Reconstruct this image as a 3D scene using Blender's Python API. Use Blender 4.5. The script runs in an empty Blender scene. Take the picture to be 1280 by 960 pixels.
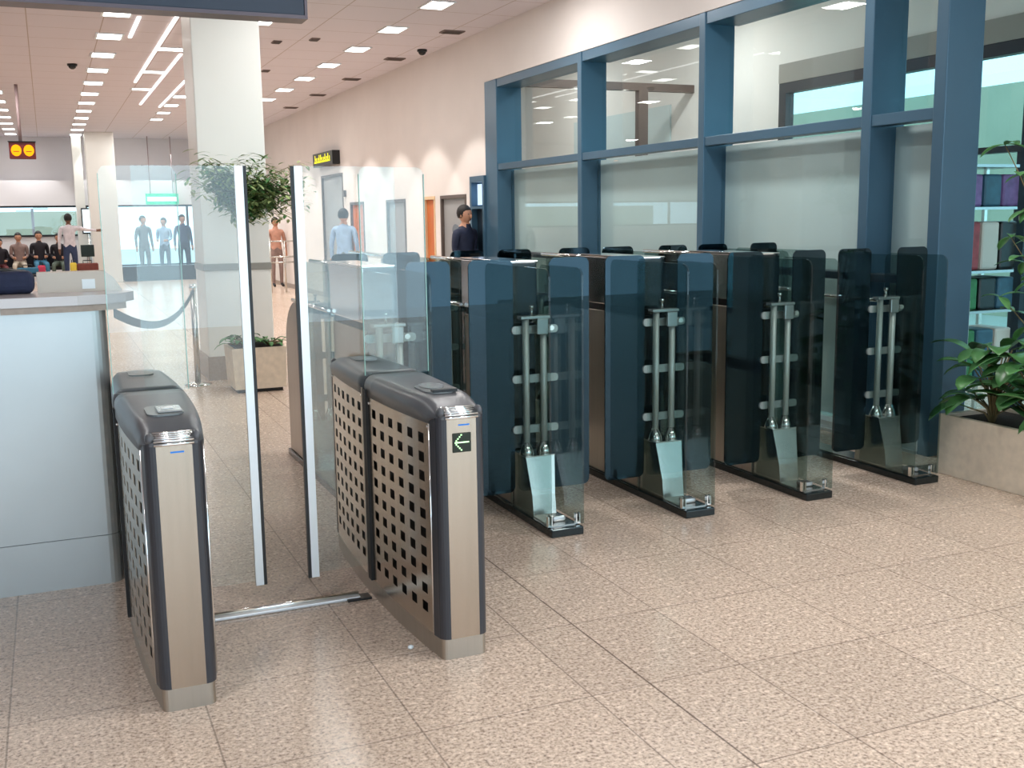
import bpy, bmesh, math, random
from mathutils import Vector, Matrix
random.seed(7)
PI = math.pi
SC = bpy.context.scene
COL = SC.collection

# ------------------------------------------------------------------ materials
def srgb(r, g, b):
    def f(c):
        c /= 255.0
        return c / 12.92 if c <= 0.04045 else ((c + 0.055) / 1.055) ** 2.4
    return (f(r), f(g), f(b), 1.0)

def new_mat(name):
    m = bpy.data.materials.new(name)
    m.use_nodes = True
    nt = m.node_tree
    for n in list(nt.nodes):
        if n.type != 'OUTPUT_MATERIAL':
            nt.nodes.remove(n)
    return m, nt, nt.nodes['Material Output']

def N(nt, typ, **kw):
    n = nt.nodes.new(typ)
    for k, v in kw.items():
        setattr(n, k, v)
    return n

def pbr(name, col, rough=0.5, metal=0.0, noise=0.0, nscale=8.0, bump=0.0, bscale=60.0, stretch=None, coat=0.0, emit=None, es=0.0, spec=None):
    m, nt, out = new_mat(name)
    p = N(nt, 'ShaderNodeBsdfPrincipled')
    nt.links.new(p.outputs[0], out.inputs[0])
    p.inputs['Base Color'].default_value = col
    p.inputs['Roughness'].default_value = rough
    p.inputs['Metallic'].default_value = metal
    if coat: p.inputs['Coat Weight'].default_value = coat
    if spec is not None: p.inputs['Specular IOR Level'].default_value = spec
    if emit is not None:
        p.inputs['Emission Color'].default_value = emit
        p.inputs['Emission Strength'].default_value = es
    tc = N(nt, 'ShaderNodeTexCoord')
    vec = tc.outputs['Object']
    if stretch:
        mp = N(nt, 'ShaderNodeMapping'); mp.inputs['Scale'].default_value = stretch
        nt.links.new(vec, mp.inputs[0]); vec = mp.outputs[0]
    if noise > 0:
        t = N(nt, 'ShaderNodeTexNoise'); t.inputs['Scale'].default_value = nscale; t.inputs['Detail'].default_value = 4
        nt.links.new(vec, t.inputs['Vector'])
        mr = N(nt, 'ShaderNodeMapRange'); mr.inputs['From Min'].default_value = 0.3; mr.inputs['From Max'].default_value = 0.7
        mr.inputs['To Min'].default_value = 1 - noise; mr.inputs['To Max'].default_value = 1 + noise
        nt.links.new(t.outputs['Fac'], mr.inputs['Value'])
        mx = N(nt, 'ShaderNodeVectorMath', operation='SCALE'); mx.inputs[0].default_value = col[:3]
        nt.links.new(mr.outputs[0], mx.inputs['Scale'])
        nt.links.new(mx.outputs[0], p.inputs['Base Color'])
    if bump > 0:
        t = N(nt, 'ShaderNodeTexNoise'); t.inputs['Scale'].default_value = bscale; t.inputs['Detail'].default_value = 3
        nt.links.new(vec, t.inputs['Vector'])
        b = N(nt, 'ShaderNodeBump'); b.inputs['Strength'].default_value = bump; b.inputs['Distance'].default_value = 0.01
        nt.links.new(t.outputs['Fac'], b.inputs['Height']); nt.links.new(b.outputs[0], p.inputs['Normal'])
    return m

def glass(name, tint, refl=1.0, rough=0.0, gcol=(1, 1, 1)):
    """thin solid pane: tinted see-through plus Schlick mirror reflection, the same seen from any side"""
    m, nt, out = new_mat(name)
    tr = N(nt, 'ShaderNodeBsdfTransparent'); tr.inputs[0].default_value = (*tint, 1)
    gl = N(nt, 'ShaderNodeBsdfGlossy'); gl.inputs['Roughness'].default_value = rough
    gl.inputs[0].default_value = (*gcol, 1)
    lw = N(nt, 'ShaderNodeLayerWeight'); lw.inputs[0].default_value = 0.5
    pw = N(nt, 'ShaderNodeMath', operation='POWER'); pw.inputs[1].default_value = 5
    nt.links.new(lw.outputs['Facing'], pw.inputs[0])
    ma = N(nt, 'ShaderNodeMath', operation='MULTIPLY_ADD'); ma.inputs[1].default_value = 0.9 * refl; ma.inputs[2].default_value = 0.042 * refl
    nt.links.new(pw.outputs[0], ma.inputs[0])
    mx = N(nt, 'ShaderNodeMixShader')
    nt.links.new(ma.outputs[0], mx.inputs[0]); nt.links.new(tr.outputs[0], mx.inputs[1]); nt.links.new(gl.outputs[0], mx.inputs[2])
    nt.links.new(mx.outputs[0], out.inputs[0])
    return m

def emis(name, col, s):
    m, nt, out = new_mat(name)
    e = N(nt, 'ShaderNodeEmission'); e.inputs[0].default_value = col; e.inputs[1].default_value = s
    nt.links.new(e.outputs[0], out.inputs[0])
    return m

def floor_mat():
    m, nt, out = new_mat('granite_floor')
    L = nt.links.new
    p = N(nt, 'ShaderNodeBsdfPrincipled'); L(p.outputs[0], out.inputs[0])
    tc = N(nt, 'ShaderNodeTexCoord'); v = tc.outputs['Object']
    # speckle
    n1 = N(nt, 'ShaderNodeTexNoise'); n1.inputs['Scale'].default_value = 80; n1.inputs['Detail'].default_value = 5; n1.inputs['Roughness'].default_value = 0.65
    n2 = N(nt, 'ShaderNodeTexNoise'); n2.inputs['Scale'].default_value = 38; n2.inputs['Detail'].default_value = 4
    n3 = N(nt, 'ShaderNodeTexNoise'); n3.inputs['Scale'].default_value = 1.3; n3.inputs['Detail'].default_value = 2
    for n in (n1, n2, n3): L(v, n.inputs['Vector'])
    r1 = N(nt, 'ShaderNodeValToRGB')
    cr = r1.color_ramp; cr.elements[0].position = 0.37; cr.elements[0].color = srgb(96, 82, 74)
    cr.elements[1].position = 0.62; cr.elements[1].color = srgb(244, 226, 210)
    e = cr.elements.new(0.42); e.color = srgb(180, 156, 138)
    e = cr.elements.new(0.52); e.color = srgb(220, 198, 178)
    L(n1.outputs['Fac'], r1.inputs[0])
    r2 = N(nt, 'ShaderNodeValToRGB'); cr = r2.color_ramp
    cr.elements[0].position = 0.36; cr.elements[0].color = srgb(180, 158, 140)
    cr.elements[1].position = 0.6; cr.elements[1].color = srgb(234, 212, 192)
    L(n2.outputs['Fac'], r2.inputs[0])
    mx = N(nt, 'ShaderNodeMix', data_type='RGBA'); mx.inputs[0].default_value = 0.33
    L(r1.outputs[0], mx.inputs[6]); L(r2.outputs[0], mx.inputs[7])
    # grout grid 0.6 m
    sep = N(nt, 'ShaderNodeSeparateXYZ'); L(v, sep.inputs[0])
    def line(sock, off, w, period=0.6):
        a = N(nt, 'ShaderNodeMath', operation='SUBTRACT'); L(sock, a.inputs[0]); a.inputs[1].default_value = off
        b = N(nt, 'ShaderNodeMath', operation='PINGPONG'); L(a.outputs[0], b.inputs[0]); b.inputs[1].default_value = period / 2
        c = N(nt, 'ShaderNodeMath', operation='LESS_THAN'); L(b.outputs[0], c.inputs[0]); c.inputs[1].default_value = w
        return c.outputs[0]
    gx = line(sep.outputs[0], 0.97, 0.003); gy = line(sep.outputs[1], 2.39, 0.003)
    ex = line(sep.outputs[0], 1.795, 0.0035, 4.8)
    def mth(op, a, b):
        n = N(nt, 'ShaderNodeMath', operation=op)
        for i, s in enumerate((a, b)):
            if isinstance(s, float): n.inputs[i].default_value = s
            else: L(s, n.inputs[i])
        return n.outputs[0]
    g = mth('MAXIMUM', gx, gy)
    g = mth('MULTIPLY', g, 0.5)
    g = mth('MAXIMUM', g, mth('MULTIPLY', ex, 0.75))
    # per tile tone
    fl = N(nt, 'ShaderNodeVectorMath', operation='SNAP'); fl.inputs[1].default_value = (0.6, 0.6, 10)
    of = N(nt, 'ShaderNodeVectorMath', operation='SUBTRACT'); L(v, of.inputs[0]); of.inputs[1].default_value = (0.97, 2.39, 0)
    L(of.outputs[0], fl.inputs[0])
    wn = N(nt, 'ShaderNodeTexWhiteNoise'); L(fl.outputs[0], wn.inputs['Vector'])
    tone = N(nt, 'ShaderNodeMapRange'); tone.inputs['To Min'].default_value = 0.94; tone.inputs['To Max'].default_value = 1.05
    L(wn.outputs['Value'], tone.inputs['Value'])
    t2 = N(nt, 'ShaderNodeMapRange'); t2.inputs['To Min'].default_value = 0.93; t2.inputs['To Max'].default_value = 1.07
    L(n3.outputs['Fac'], t2.inputs['Value'])
    sc = N(nt, 'ShaderNodeVectorMath', operation='SCALE'); L(mx.outputs[2], sc.inputs[0]); L(mth('MULTIPLY', tone.outputs[0], t2.outputs[0]), sc.inputs['Scale'])
    m2 = N(nt, 'ShaderNodeMix', data_type='RGBA'); L(g, m2.inputs[0]); L(sc.outputs[0], m2.inputs[6]); m2.inputs[7].default_value = srgb(84, 66, 56)
    L(m2.outputs[2], p.inputs['Base Color'])
    p.inputs['Roughness'].default_value = 0.24
    rr = N(nt, 'ShaderNodeMapRange'); rr.inputs['To Min'].default_value = 0.16; rr.inputs['To Max'].default_value = 0.34
    L(n2.outputs['Fac'], rr.inputs['Value']); L(rr.outputs[0], p.inputs['Roughness'])
    return m

def ceiling_mat():
    m, nt, out = new_mat('ceiling_tiles')
    L = nt.links.new
    p = N(nt, 'ShaderNodeBsdfPrincipled'); L(p.outputs[0], out.inputs[0])
    tc = N(nt, 'ShaderNodeTexCoord'); sep = N(nt, 'ShaderNodeSeparateXYZ'); L(tc.outputs['Object'], sep.inputs[0])
    res = []
    for k, off, per in ((0, 0.78, 1.62), (1, 13.45, 1.64)):
        a = N(nt, 'ShaderNodeMath', operation='SUBTRACT'); L(sep.outputs[k], a.inputs[0]); a.inputs[1].default_value = off
        b = N(nt, 'ShaderNodeMath', operation='PINGPONG'); L(a.outputs[0], b.inputs[0]); b.inputs[1].default_value = per / 4
        c = N(nt, 'ShaderNodeMath', operation='LESS_THAN'); L(b.outputs[0], c.inputs[0]); c.inputs[1].default_value = 0.006
        res.append(c.outputs[0])
    g = N(nt, 'ShaderNodeMath', operation='MAXIMUM'); L(res[0], g.inputs[0]); L(res[1], g.inputs[1])
    m2 = N(nt, 'ShaderNodeMix', data_type='RGBA'); L(g.outputs[0], m2.inputs[0])
    m2.inputs[6].default_value = srgb(222, 217, 224); m2.inputs[7].default_value = srgb(180, 166, 160)
    L(m2.outputs[2], p.inputs['Base Color']); p.inputs['Roughness'].default_value = 0.75
    return m

M = {}
M['floor'] = floor_mat()
M['ceiling'] = ceiling_mat()
M['wall'] = pbr('wall_paint', srgb(228, 221, 216), 0.7, noise=0.03, nscale=1.5)
M['wall_far'] = pbr('far_wall_paint', srgb(216, 214, 216), 0.7, noise=0.03, nscale=1.0)
M['wall_white'] = pbr('white_plaster', srgb(235, 232, 226), 0.7, noise=0.02, nscale=1.5)
M['column'] = pbr('column_white_panel', srgb(236, 236, 230), 0.35, noise=0.02, nscale=1.0)
M['column_band'] = pbr('column_bumper_strip', srgb(150, 148, 140), 0.4)
M['plinth_grey'] = pbr('column_plinth_grey', srgb(165, 150, 138), 0.35, noise=0.08, nscale=40)
M['frame'] = pbr('blue_grey_frame', srgb(66, 100, 122), 0.32, 0.2, noise=0.03, nscale=3)
M['frame_dark'] = pbr('dark_frame', srgb(30, 42, 52), 0.35, 0.2)
M['blind'] = pbr('pale_green_blind', srgb(204, 220, 220), 0.6, noise=0.03, nscale=1.2)
M['clear'] = glass('clear_glass', (0.955, 0.982, 0.975), 1.05)
M['window_glass'] = glass('window_glass', (0.93, 0.965, 0.965), 0.8)
M['tinted'] = glass('tinted_window_glass', (0.62, 0.82, 0.83), 0.8)
M['tinted_pale'] = glass('pale_tinted_glass', (0.80, 0.87, 0.88), 0.8)
M['smoke'] = glass('smoked_glass', (0.68, 0.75, 0.74), 0.7)
M['smoke_leaf'] = glass('dark_smoked_glass', (0.14, 0.18, 0.19), 1.25, 0.0, (0.5, 0.8, 1.0))
M['edge'] = pbr('glass_edge_green', srgb(150, 200, 190), 0.15, spec=0.8)
M['pipe'] = pbr('matt_steel_pipe', (0.72, 0.72, 0.68, 1), 0.42, 0.35)
M['steel_side'] = pbr('brushed_steel_sheet', (0.49, 0.425, 0.35, 1), 0.22, 1.0, noise=0.05, nscale=40, stretch=(1, 1, 0.03))
M['steel'] = pbr('brushed_steel', (0.47, 0.43, 0.375, 1), 0.38, 1.0, noise=0.05, nscale=40, stretch=(1, 1, 0.03), bump=0.02, bscale=200)
M['steel_h'] = pbr('satin_steel', (0.62, 0.60, 0.56, 1), 0.26, 1.0, noise=0.03, nscale=20)
M['steel_head'] = pbr('satin_mirror_steel', (0.60, 0.60, 0.60, 1), 0.16, 1.0, noise=0.02, nscale=6)
M['chrome'] = pbr('chrome', (0.86, 0.86, 0.84, 1), 0.1, 1.0)
M['alu'] = pbr('light_aluminium', (0.80, 0.84, 0.86, 1), 0.4, 0.6)
M['tabgrey'] = pbr('cast_grey_clamp', (0.42, 0.45, 0.43, 1), 0.4, 0.5, noise=0.08, nscale=30)
M['black'] = pbr('black_plastic', srgb(16, 17, 19), 0.35)
M['blackgloss'] = pbr('black_gloss', srgb(14, 26, 28), 0.15)
M['cover'] = pbr('dark_grey_cover', srgb(84, 86, 90), 0.33, noise=0.03, nscale=10, bump=0.02, bscale=300)
M['bumper'] = pbr('charcoal_bumper', srgb(52, 54, 60), 0.3)
M['hole'] = pbr('cabinet_interior', srgb(34, 28, 22), 0.6)
M['rubber'] = pbr('rubber', srgb(22, 22, 24), 0.6)
M['reader'] = pbr('card_reader_grey', srgb(120, 124, 124), 0.3, 0.3)
M['silver'] = pbr('silver_reader', srgb(180, 184, 184), 0.25, 0.7)
M['blue_led'] = emis('blue_strip', srgb(60, 130, 220), 1.2)
M['green_led'] = emis('green_led', srgb(200, 255, 190), 2.2)
M['display'] = pbr('display_green_black', srgb(10, 30, 12), 0.2)
M['counter'] = pbr('counter_metallic', srgb(186, 190, 190), 0.34, 0.75, noise=0.03, nscale=3)
M['counter_top'] = pbr('counter_edge', srgb(196, 188, 186), 0.22, 0.2)
M['cream'] = pbr('cream_plastic', srgb(206, 196, 184), 0.5, noise=0.03, nscale=5)
M['navy'] = pbr('navy_fabric', srgb(30, 38, 66), 0.8, noise=0.2, nscale=20, bump=0.1, bscale=40)
M['strap'] = pbr('strap_grey', srgb(90, 96, 100), 0.6)
M['stone'] = pbr('planter_stone', srgb(226, 212, 192), 0.55, noise=0.09, nscale=18, bump=0.05, bscale=80)
M['soil'] = pbr('soil', srgb(44, 34, 28), 0.9, noise=0.3, nscale=40, bump=0.5, bscale=60)
M['leaf'] = pbr('leaf_green', srgb(84, 138, 78), 0.35, noise=0.25, nscale=9, spec=0.5)
M['leaf_dark'] = pbr('leaf_dark_green', srgb(62, 112, 60), 0.35, noise=0.3, nscale=9)
M['leaf_tree'] = pbr('tree_leaf_green', srgb(150, 168, 110), 0.45, noise=0.35, nscale=6)
M['stem'] = pbr('stem_brown', srgb(112, 98, 64), 0.7, noise=0.2, nscale=20)
M['light'] = emis('ceiling_panel_glow', (1.0, 0.97, 0.92, 1), 9.0)
M['strip'] = emis('ceiling_strip_glow', (1.0, 0.97, 0.95, 1), 3.0)
M['vent'] = pbr('ceiling_vent_grey', srgb(120, 104, 98), 0.6)
M['signback'] = pbr('sign_navy_back', srgb(52, 66, 84), 0.45)
M['signtrim'] = pbr('sign_trim', srgb(104, 96, 104), 0.4, 0.3)
M['orange_door'] = pbr('orange_wood', srgb(204, 112, 56), 0.4, noise=0.12, nscale=5, stretch=(1, 1, 0.2))
M['grey_door'] = pbr('grey_door', srgb(150, 150, 150), 0.4, noise=0.03, nscale=2)
M['door_frame'] = pbr('door_frame_brown', srgb(92, 80, 74), 0.5)
M['tan_frame'] = pbr('door_frame_tan', srgb(220, 190, 150), 0.5)
M['red_box'] = pbr('sign_dark_red', srgb(100, 20, 12), 0.4)
M['orange_lamp'] = emis('orange_lamp', srgb(255, 150, 20), 2.2)
M['yellow_lamp'] = emis('yellow_lettering', srgb(250, 240, 60), 1.6)
M['green_lamp'] = emis('green_sign', srgb(40, 200, 150), 1.3)
M['white_lamp'] = emis('white_lit_panel', srgb(235, 250, 255), 1.6)
M['screen'] = emis('transom_glow', srgb(190, 215, 250), 1.6)
M['pole'] = pbr('painted_pole', srgb(150, 130, 130), 0.5)
M['skin'] = pbr('skin', srgb(190, 140, 112), 0.5)
M['skin_dark'] = pbr('skin_dark', srgb(120, 84, 66), 0.5)
M['hair'] = pbr('hair_black', srgb(24, 20, 20), 0.6)
M['eye'] = pbr('eye_dark', srgb(20, 16, 16), 0.2)
M['lips'] = pbr('lips', srgb(150, 84, 76), 0.5)
for nm, c in (('c_white', (222, 216, 222)), ('c_navy', (34, 42, 66)), ('c_jeans', (52, 66, 98)), ('c_brown', (140, 118, 112)), ('c_black', (34, 30, 38)),
              ('c_orange', (200, 150, 130)), ('c_blue', (150, 176, 206)), ('c_grey', (108, 116, 124)), ('c_teal', (60, 120, 150)), ('c_beige', (190, 178, 160)), ('c_maroon', (98, 40, 44)), ('c_green', (92, 104, 92))):
    M[nm] = pbr(nm.replace('c_', 'cloth_'), srgb(*c), 0.8, noise=0.12, nscale=14)
M['pink'] = pbr('pink_bag', srgb(228, 66, 96), 0.5)
M['brown_bag'] = pbr('brown_leather', srgb(110, 48, 36), 0.5, noise=0.15, nscale=15)
M['yellow'] = pbr('yellow_tag', srgb(226, 200, 70), 0.5)
M['beige_ext'] = pbr('render_beige', srgb(176, 172, 150), 0.8, noise=0.08, nscale=0.8)
M['ext_ground'] = pbr('concrete_ground', srgb(170, 172, 166), 0.8, noise=0.06, nscale=1.0)
M['merch_red'] = pbr('merchandise_red', srgb(150, 60, 66), 0.6, noise=0.3, nscale=14)
M['merch_purple'] = pbr('merchandise_purple', srgb(120, 90, 140), 0.6, noise=0.3, nscale=14)
M['merch_green'] = pbr('merchandise_green', srgb(50, 120, 70), 0.6, noise=0.3, nscale=14)
M['merch_blue'] = pbr('merchandise_blue', srgb(50, 90, 110), 0.5, noise=0.2, nscale=14)
M['white_panel'] = pbr('white_gloss_panel', srgb(235, 242, 244), 0.3)

# ------------------------------------------------------------------ geometry helpers
class MB:
    def __init__(self):
        self.bm = bmesh.new()
    def box(self, x0, x1, y0, y1, z0, z1, bev=0.0, seg=2, mat=0):
        vs = [self.bm.verts.new(p) for p in ((x0, y0, z0), (x1, y0, z0), (x1, y1, z0), (x0, y1, z0), (x0, y0, z1), (x1, y0, z1), (x1, y1, z1), (x0, y1, z1))]
        fs = [self.bm.faces.new([vs[i] for i in f]) for f in ((3, 2, 1, 0), (4, 5, 6, 7), (0, 1, 5, 4), (1, 2, 6, 5), (2, 3, 7, 6), (3, 0, 4, 7))]
        for f in fs: f.material_index = mat
        if bev > 0:
            es = list({e for f in fs for e in f.edges})
            r = bmesh.ops.bevel(self.bm, geom=es, offset=bev, segments=seg, affect='EDGES', profile=0.5)
            for f in r['faces']: f.material_index = mat
        return self
    def tube(self, pts, r, seg=12, caps=True, mat=0):
        pts = [Vector(p) for p in pts]
        n = len(pts)
        rs = r if isinstance(r, (list, tuple)) else [r] * n
        rings = []
        up = None
        for i, p in enumerate(pts):
            t = (pts[min(i + 1, n - 1)] - pts[max(i - 1, 0)]).normalized()
            if up is None:
                a = Vector((0, 0, 1)) if abs(t.z) < 0.9 else Vector((1, 0, 0))
                up = (a - t * a.dot(t)).normalized()
            else:
                up = (up - t * up.dot(t)).normalized()
            s = t.cross(up)
            rings.append([self.bm.verts.new(p + (up * math.cos(2 * PI * k / seg) + s * math.sin(2 * PI * k / seg)) * rs[i]) for k in range(seg)])
        for i in range(n - 1):
            for k in range(seg):
                f = self.bm.faces.new((rings[i][k], rings[i + 1][k], rings[i + 1][(k + 1) % seg], rings[i][(k + 1) % seg])); f.smooth = True; f.material_index = mat
        if caps:
            for rg in (rings[0], list(reversed(rings[-1]))):
                f = self.bm.faces.new(rg); f.material_index = mat
        return self
    def prism(self, poly, z0, z1, axis='z', mat=0, smooth=False):
        """poly: list of (a,b); axis z -> (a,b,z), axis x -> (x,a,b), axis y -> (a,y,b)"""
        def P(a, b, c):
            return {'z': (a, b, c), 'x': (c, a, b), 'y': (a, c, b)}[axis]
        lo = [self.bm.verts.new(P(a, b, z0)) for a, b in poly]
        hi = [self.bm.verts.new(P(a, b, z1)) for a, b in poly]
        k = len(poly)
        fs = [self.bm.faces.new(lo), self.bm.faces.new(list(reversed(hi)))]
        for i in range(k):
            f = self.bm.faces.new((lo[i], hi[i], hi[(i + 1) % k], lo[(i + 1) % k])); f.smooth = smooth; fs.append(f)
        for f in fs: f.material_index = mat
        return self
    def loft(self, rings, mat=0, smooth=True, caps=True):
        vr = [[self.bm.verts.new(p) for p in r] for r in rings]
        k = len(rings[0])
        for i in range(len(vr) - 1):
            for j in range(k):
                f = self.bm.faces.new((vr[i][j], vr[i][(j + 1) % k], vr[i + 1][(j + 1) % k], vr[i + 1][j])); f.smooth = smooth; f.material_index = mat
        if caps:
            f = self.bm.faces.new(list(reversed(vr[0]))); f.material_index = mat
            f = self.bm.faces.new(vr[-1]); f.material_index = mat
        return self
    def ball(self, c, r, sc=(1, 1, 1), seg=12, mat=0):
        res = bmesh.ops.create_uvsphere(self.bm, u_segments=seg, v_segments=max(6, seg // 2 + 2), radius=r)
        for v in res['verts']:
            v.co = Vector((v.co.x * sc[0] + c[0], v.co.y * sc[1] + c[1], v.co.z * sc[2] + c[2]))
            for f in v.link_faces: f.smooth = True; f.material_index = mat
        return self
    def build(self, name, mat, parent=None, loc=(0, 0, 0), rotz=0.0, auto=False):
        bmesh.ops.recalc_face_normals(self.bm, faces=self.bm.faces[:])
        me = bpy.data.meshes.new(name)
        self.bm.to_mesh(me); self.bm.free()
        for m in (mat if isinstance(mat, (list, tuple)) else [mat]): me.materials.append(m)
        o = bpy.data.objects.new(name, me)
        COL.objects.link(o)
        if parent: o.parent = parent
        o.location = loc
        o.rotation_euler.z = rotz
        return o

def thing(name, label, cat, loc=(0, 0, 0), rotz=0.0, group=None):
    o = bpy.data.objects.new(name, None); COL.objects.link(o)
    o.empty_display_size = 0.1
    o.location = loc; o.rotation_euler.z = rotz
    o['label'] = label; o['category'] = cat
    if group: o['group'] = group
    return o
def tag(o, label, cat, group=None, kind=None):
    o['label'] = label; o['category'] = cat
    if group: o['group'] = group
    if kind: o['kind'] = kind
    return o
def struct(o, label=None, cat=None):
    o['kind'] = 'structure'
    if label: o['label'] = label
    if cat: o['category'] = cat
    return o
def B(name, mat, parent, x0, x1, y0, y1, z0, z1, bev=0.0):
    return MB().box(x0, x1, y0, y1, z0, z1, bev).build(name, mat, parent)
def copy_tree(o, parent=None):
    c = o.copy(); COL.objects.link(c)
    if parent: c.parent = parent
    for ch in list(o.children): copy_tree(ch, c)
    return c

def rrect(w, h, r, n=5, cx=0, cy=0):
    pts = []
    for (sx, sy, a0) in ((1, 1, 0), (-1, 1, 90), (-1, -1, 180), (1, -1, 270)):
        for k in range(n + 1):
            a = math.radians(a0 + 90 * k / n)
            pts.append((cx + sx * (w / 2 - r) + r * math.cos(a), cy + sy * (h / 2 - r) + r * math.sin(a)))
    return pts

WX = 5.2       # room face of the glazed screen wall and the wall beyond
CZ = 3.9       # ceiling height

# ------------------------------------------------------------------ the setting
struct(B('floor', M['floor'], None, -12, 8.4, -8, 36, -0.2, 0), 'speckled beige granite tile floor of the hall', 'floor')
struct(B('ceiling', M['ceiling'], None, -12, WX + 0.2, -8, 32.4, CZ, CZ + 0.2), 'pale tiled hall ceiling', 'ceiling')
struct(B('wall_left', M['wall_far'], None, -12.2, -12, -8, 32.4, 0, CZ), 'pale wall at the far side of the hall', 'wall')

# right wall beyond the glazed screen, with door openings (solid wall pieces around them)
w = MB()
doors = [  # y0, y1, top, kind
    (13.50, 14.52, 1.90), (14.76, 15.26, 1.90), (16.15, 17.18, 1.89), (18.55, 19.47, 1.89), (19.95, 21.65, 2.45)]
ycur = 13.30
for y0, y1, zt in doors:
    w.box(WX, WX + 0.2, ycur, y0, 0, CZ); w.box(WX, WX + 0.2, y0, y1, zt, CZ); ycur = y1
w.box(WX, WX + 0.2, ycur, 32.0, 0, CZ)
w.box(WX, WX + 0.2, 12.80, 13.30, 2.12, CZ)       # above the small framed opening
w.box(WX, WX + 0.2, 5.0, 12.80, 3.27, CZ)         # bulkhead above the screen
w.box(WX, WX + 0.2, -8, 5.0, 3.27, CZ)
struct(w.build('wall_right', M['wall'], None), 'cream painted wall running away down the hall', 'wall')
struct(B('baseboard_right', M['plinth_grey'], None, WX - 0.015, WX, 21.65, 32, 0, 0.1), 'grey skirting strip', 'baseboard')

# doors in that wall
dm = [('grey_door', 'door_frame'), ('orange_door', 'tan_frame'), ('grey_door', 'door_frame'), ('orange_door', 'door_frame'), ('grey_door', 'door_frame')]
dl = ['grey door with round plaque beside the framed opening', 'narrow orange wooden door between two grey doors', 'grey door standing alone in the cream wall',
      'orange wooden door before the sign', 'tall grey recessed portal under the yellow sign']
for i, (y0, y1, zt) in enumerate(doors):
    t = bpy.data.objects.new('door_%d' % (i + 1), None); COL.objects.link(t); t.location = (WX, (y0 + y1) / 2, 0)
    struct(t, dl[i], 'door')
    hw = (y1 - y0) / 2
    MB().box(-0.012, 0.10, -hw, -hw + 0.045, 0, zt).box(-0.012, 0.10, hw - 0.045, hw, 0, zt).box(-0.012, 0.10, -hw + 0.045, hw - 0.045, zt - 0.045, zt).build('door_frame', M[dm[i][1]], t)
    lf = B('door_leaf', M[dm[i][0]], t, 0.03, 0.075, -hw + 0.045, hw - 0.045, 0.0, zt - 0.045)
    MB().tube([(0.03, hw - 0.12, 0.98), (-0.02, hw - 0.12, 0.98), (-0.02, hw - 0.24, 0.98)], 0.01, 8).build('door_handle', M['steel_h'], t)
    if i == 0:
        MB().prism([(0.12 * math.cos(a * PI / 12), 1.42 + 0.08 * math.sin(a * PI / 12)) for a in range(24)], 0.022, 0.03, 'x').build('door_plaque', M['c_grey'], t)
tag(B('wall_box', M['door_frame'], None, WX - 0.05, WX, 18.98 + 0.75, 18.98 + 0.87, 2.0, 2.12, 0.008), 'small brown box mounted high on the cream wall near the grey portal', 'wall box')

# far wall: upper wall, lintel band, glazed strip, lower part
struct(MB().box(-12, WX, 32.2, 32.4, 2.7, CZ).build('wall_far', M['wall_far'], None), 'pale grey upper end wall of the hall', 'wall')
struct(MB().box(-12, WX, 31.6, 32.2, 2.05, 2.72).build('wall_far_lintel', M['wall_far'], None), 'protruding grey lintel band along the end wall', 'wall')
struct(MB().box(-12, 1.4, 31.9, 32.0, 0, 1.22).box(1.4, WX, 31.9, 32.0, 0, 0.35).build('wall_far_lower', M['wall_far'], None), 'pale lower end wall under the glazing', 'wall')
t = bpy.data.objects.new('window_6', None); COL.objects.link(t); t.location = (0, 31.9, 0)
struct(t, 'long black-framed strip window in the end wall', 'window')
f = MB().box(-12, WX, -0.04, 0.04, 2.0, 2.05).box(-12, 1.4, -0.04, 0.04, 1.22, 1.27).box(1.4, WX, -0.04, 0.04, 0.35, 0.40)
for x in (-9, -6, -3, 1.02, 1.4, 3.7, 4.9): f.box(x, x + 0.06, -0.04, 0.04, 0.35 if x >= 1.4 else 1.22, 2.0)
f.build('window_frame', M['black'], t)
MB().box(-12, 1.4, -0.005, 0.005, 1.27, 2.0).box(1.46, WX, -0.005, 0.005, 0.40, 2.0).build('window_pane', M['tinted_pale'], t)
struct(B('wall_outside', M['beige_ext'], None, -12, 1.0, 38.0, 38.2, -0.2, 1.95), 'pale building seen beyond the end glazing', 'wall')
struct(B('ground', M['ext_ground'], None, -20, 30, 36, 70, -0.3, -0.1), 'pale ground outside beyond the end glazing', 'ground')

# ------------------------------------------------------------------ glazed screen wall (blue-grey frames)
# posts: (y_far, y_near, x0, x1)
posts = [(12.80, 12.42), (10.22, 10.13), (7.94, 7.85), (5.92, 5.83), (5.27, 5.17)]
for i, (ya, yb) in enumerate(posts):
    o = B('trim_%d' % (i + 1), M['frame'], None, WX, WX + (0.30 if i else 0.34), yb, ya, 0, 3.27, 0.006)
    struct(o, ['wide end post of the glazed screen beside the framed opening', 'second blue-grey post of the glazed screen', 'middle blue-grey post of the glazed screen',
               'blue-grey post of the glazed screen before the corner post', 'corner post of the glazed screen behind the planter'][i], 'post')
for i, (z0, z1, x1) in enumerate(((3.17, 3.27, WX + 0.34), (2.17, 2.245, WX + 0.14), (1.12, 1.175, WX + 0.14), (0.0, 0.07, WX + 0.14))):
    m = MB()
    for (a, b) in zip(posts[:-1], posts[1:]):
        m.box(WX + 0.01, x1, b[0], a[1], z0, z1, 0.004)
    if i == 3: m.box(WX - 0.02, WX + 0.005, 5.27, 12.4, 0.0, 0.02)
    o = m.build('trim_%d' % (i + 6), (M['frame'], M['frame'], M['frame_dark'], M['alu'])[i], None)
    struct(o, ['head beam of the glazed screen', 'blue-grey middle rail of the glazed screen', 'dark low rail of the glazed screen', 'pale metal sill of the glazed screen'][i], 'rail')
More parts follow.
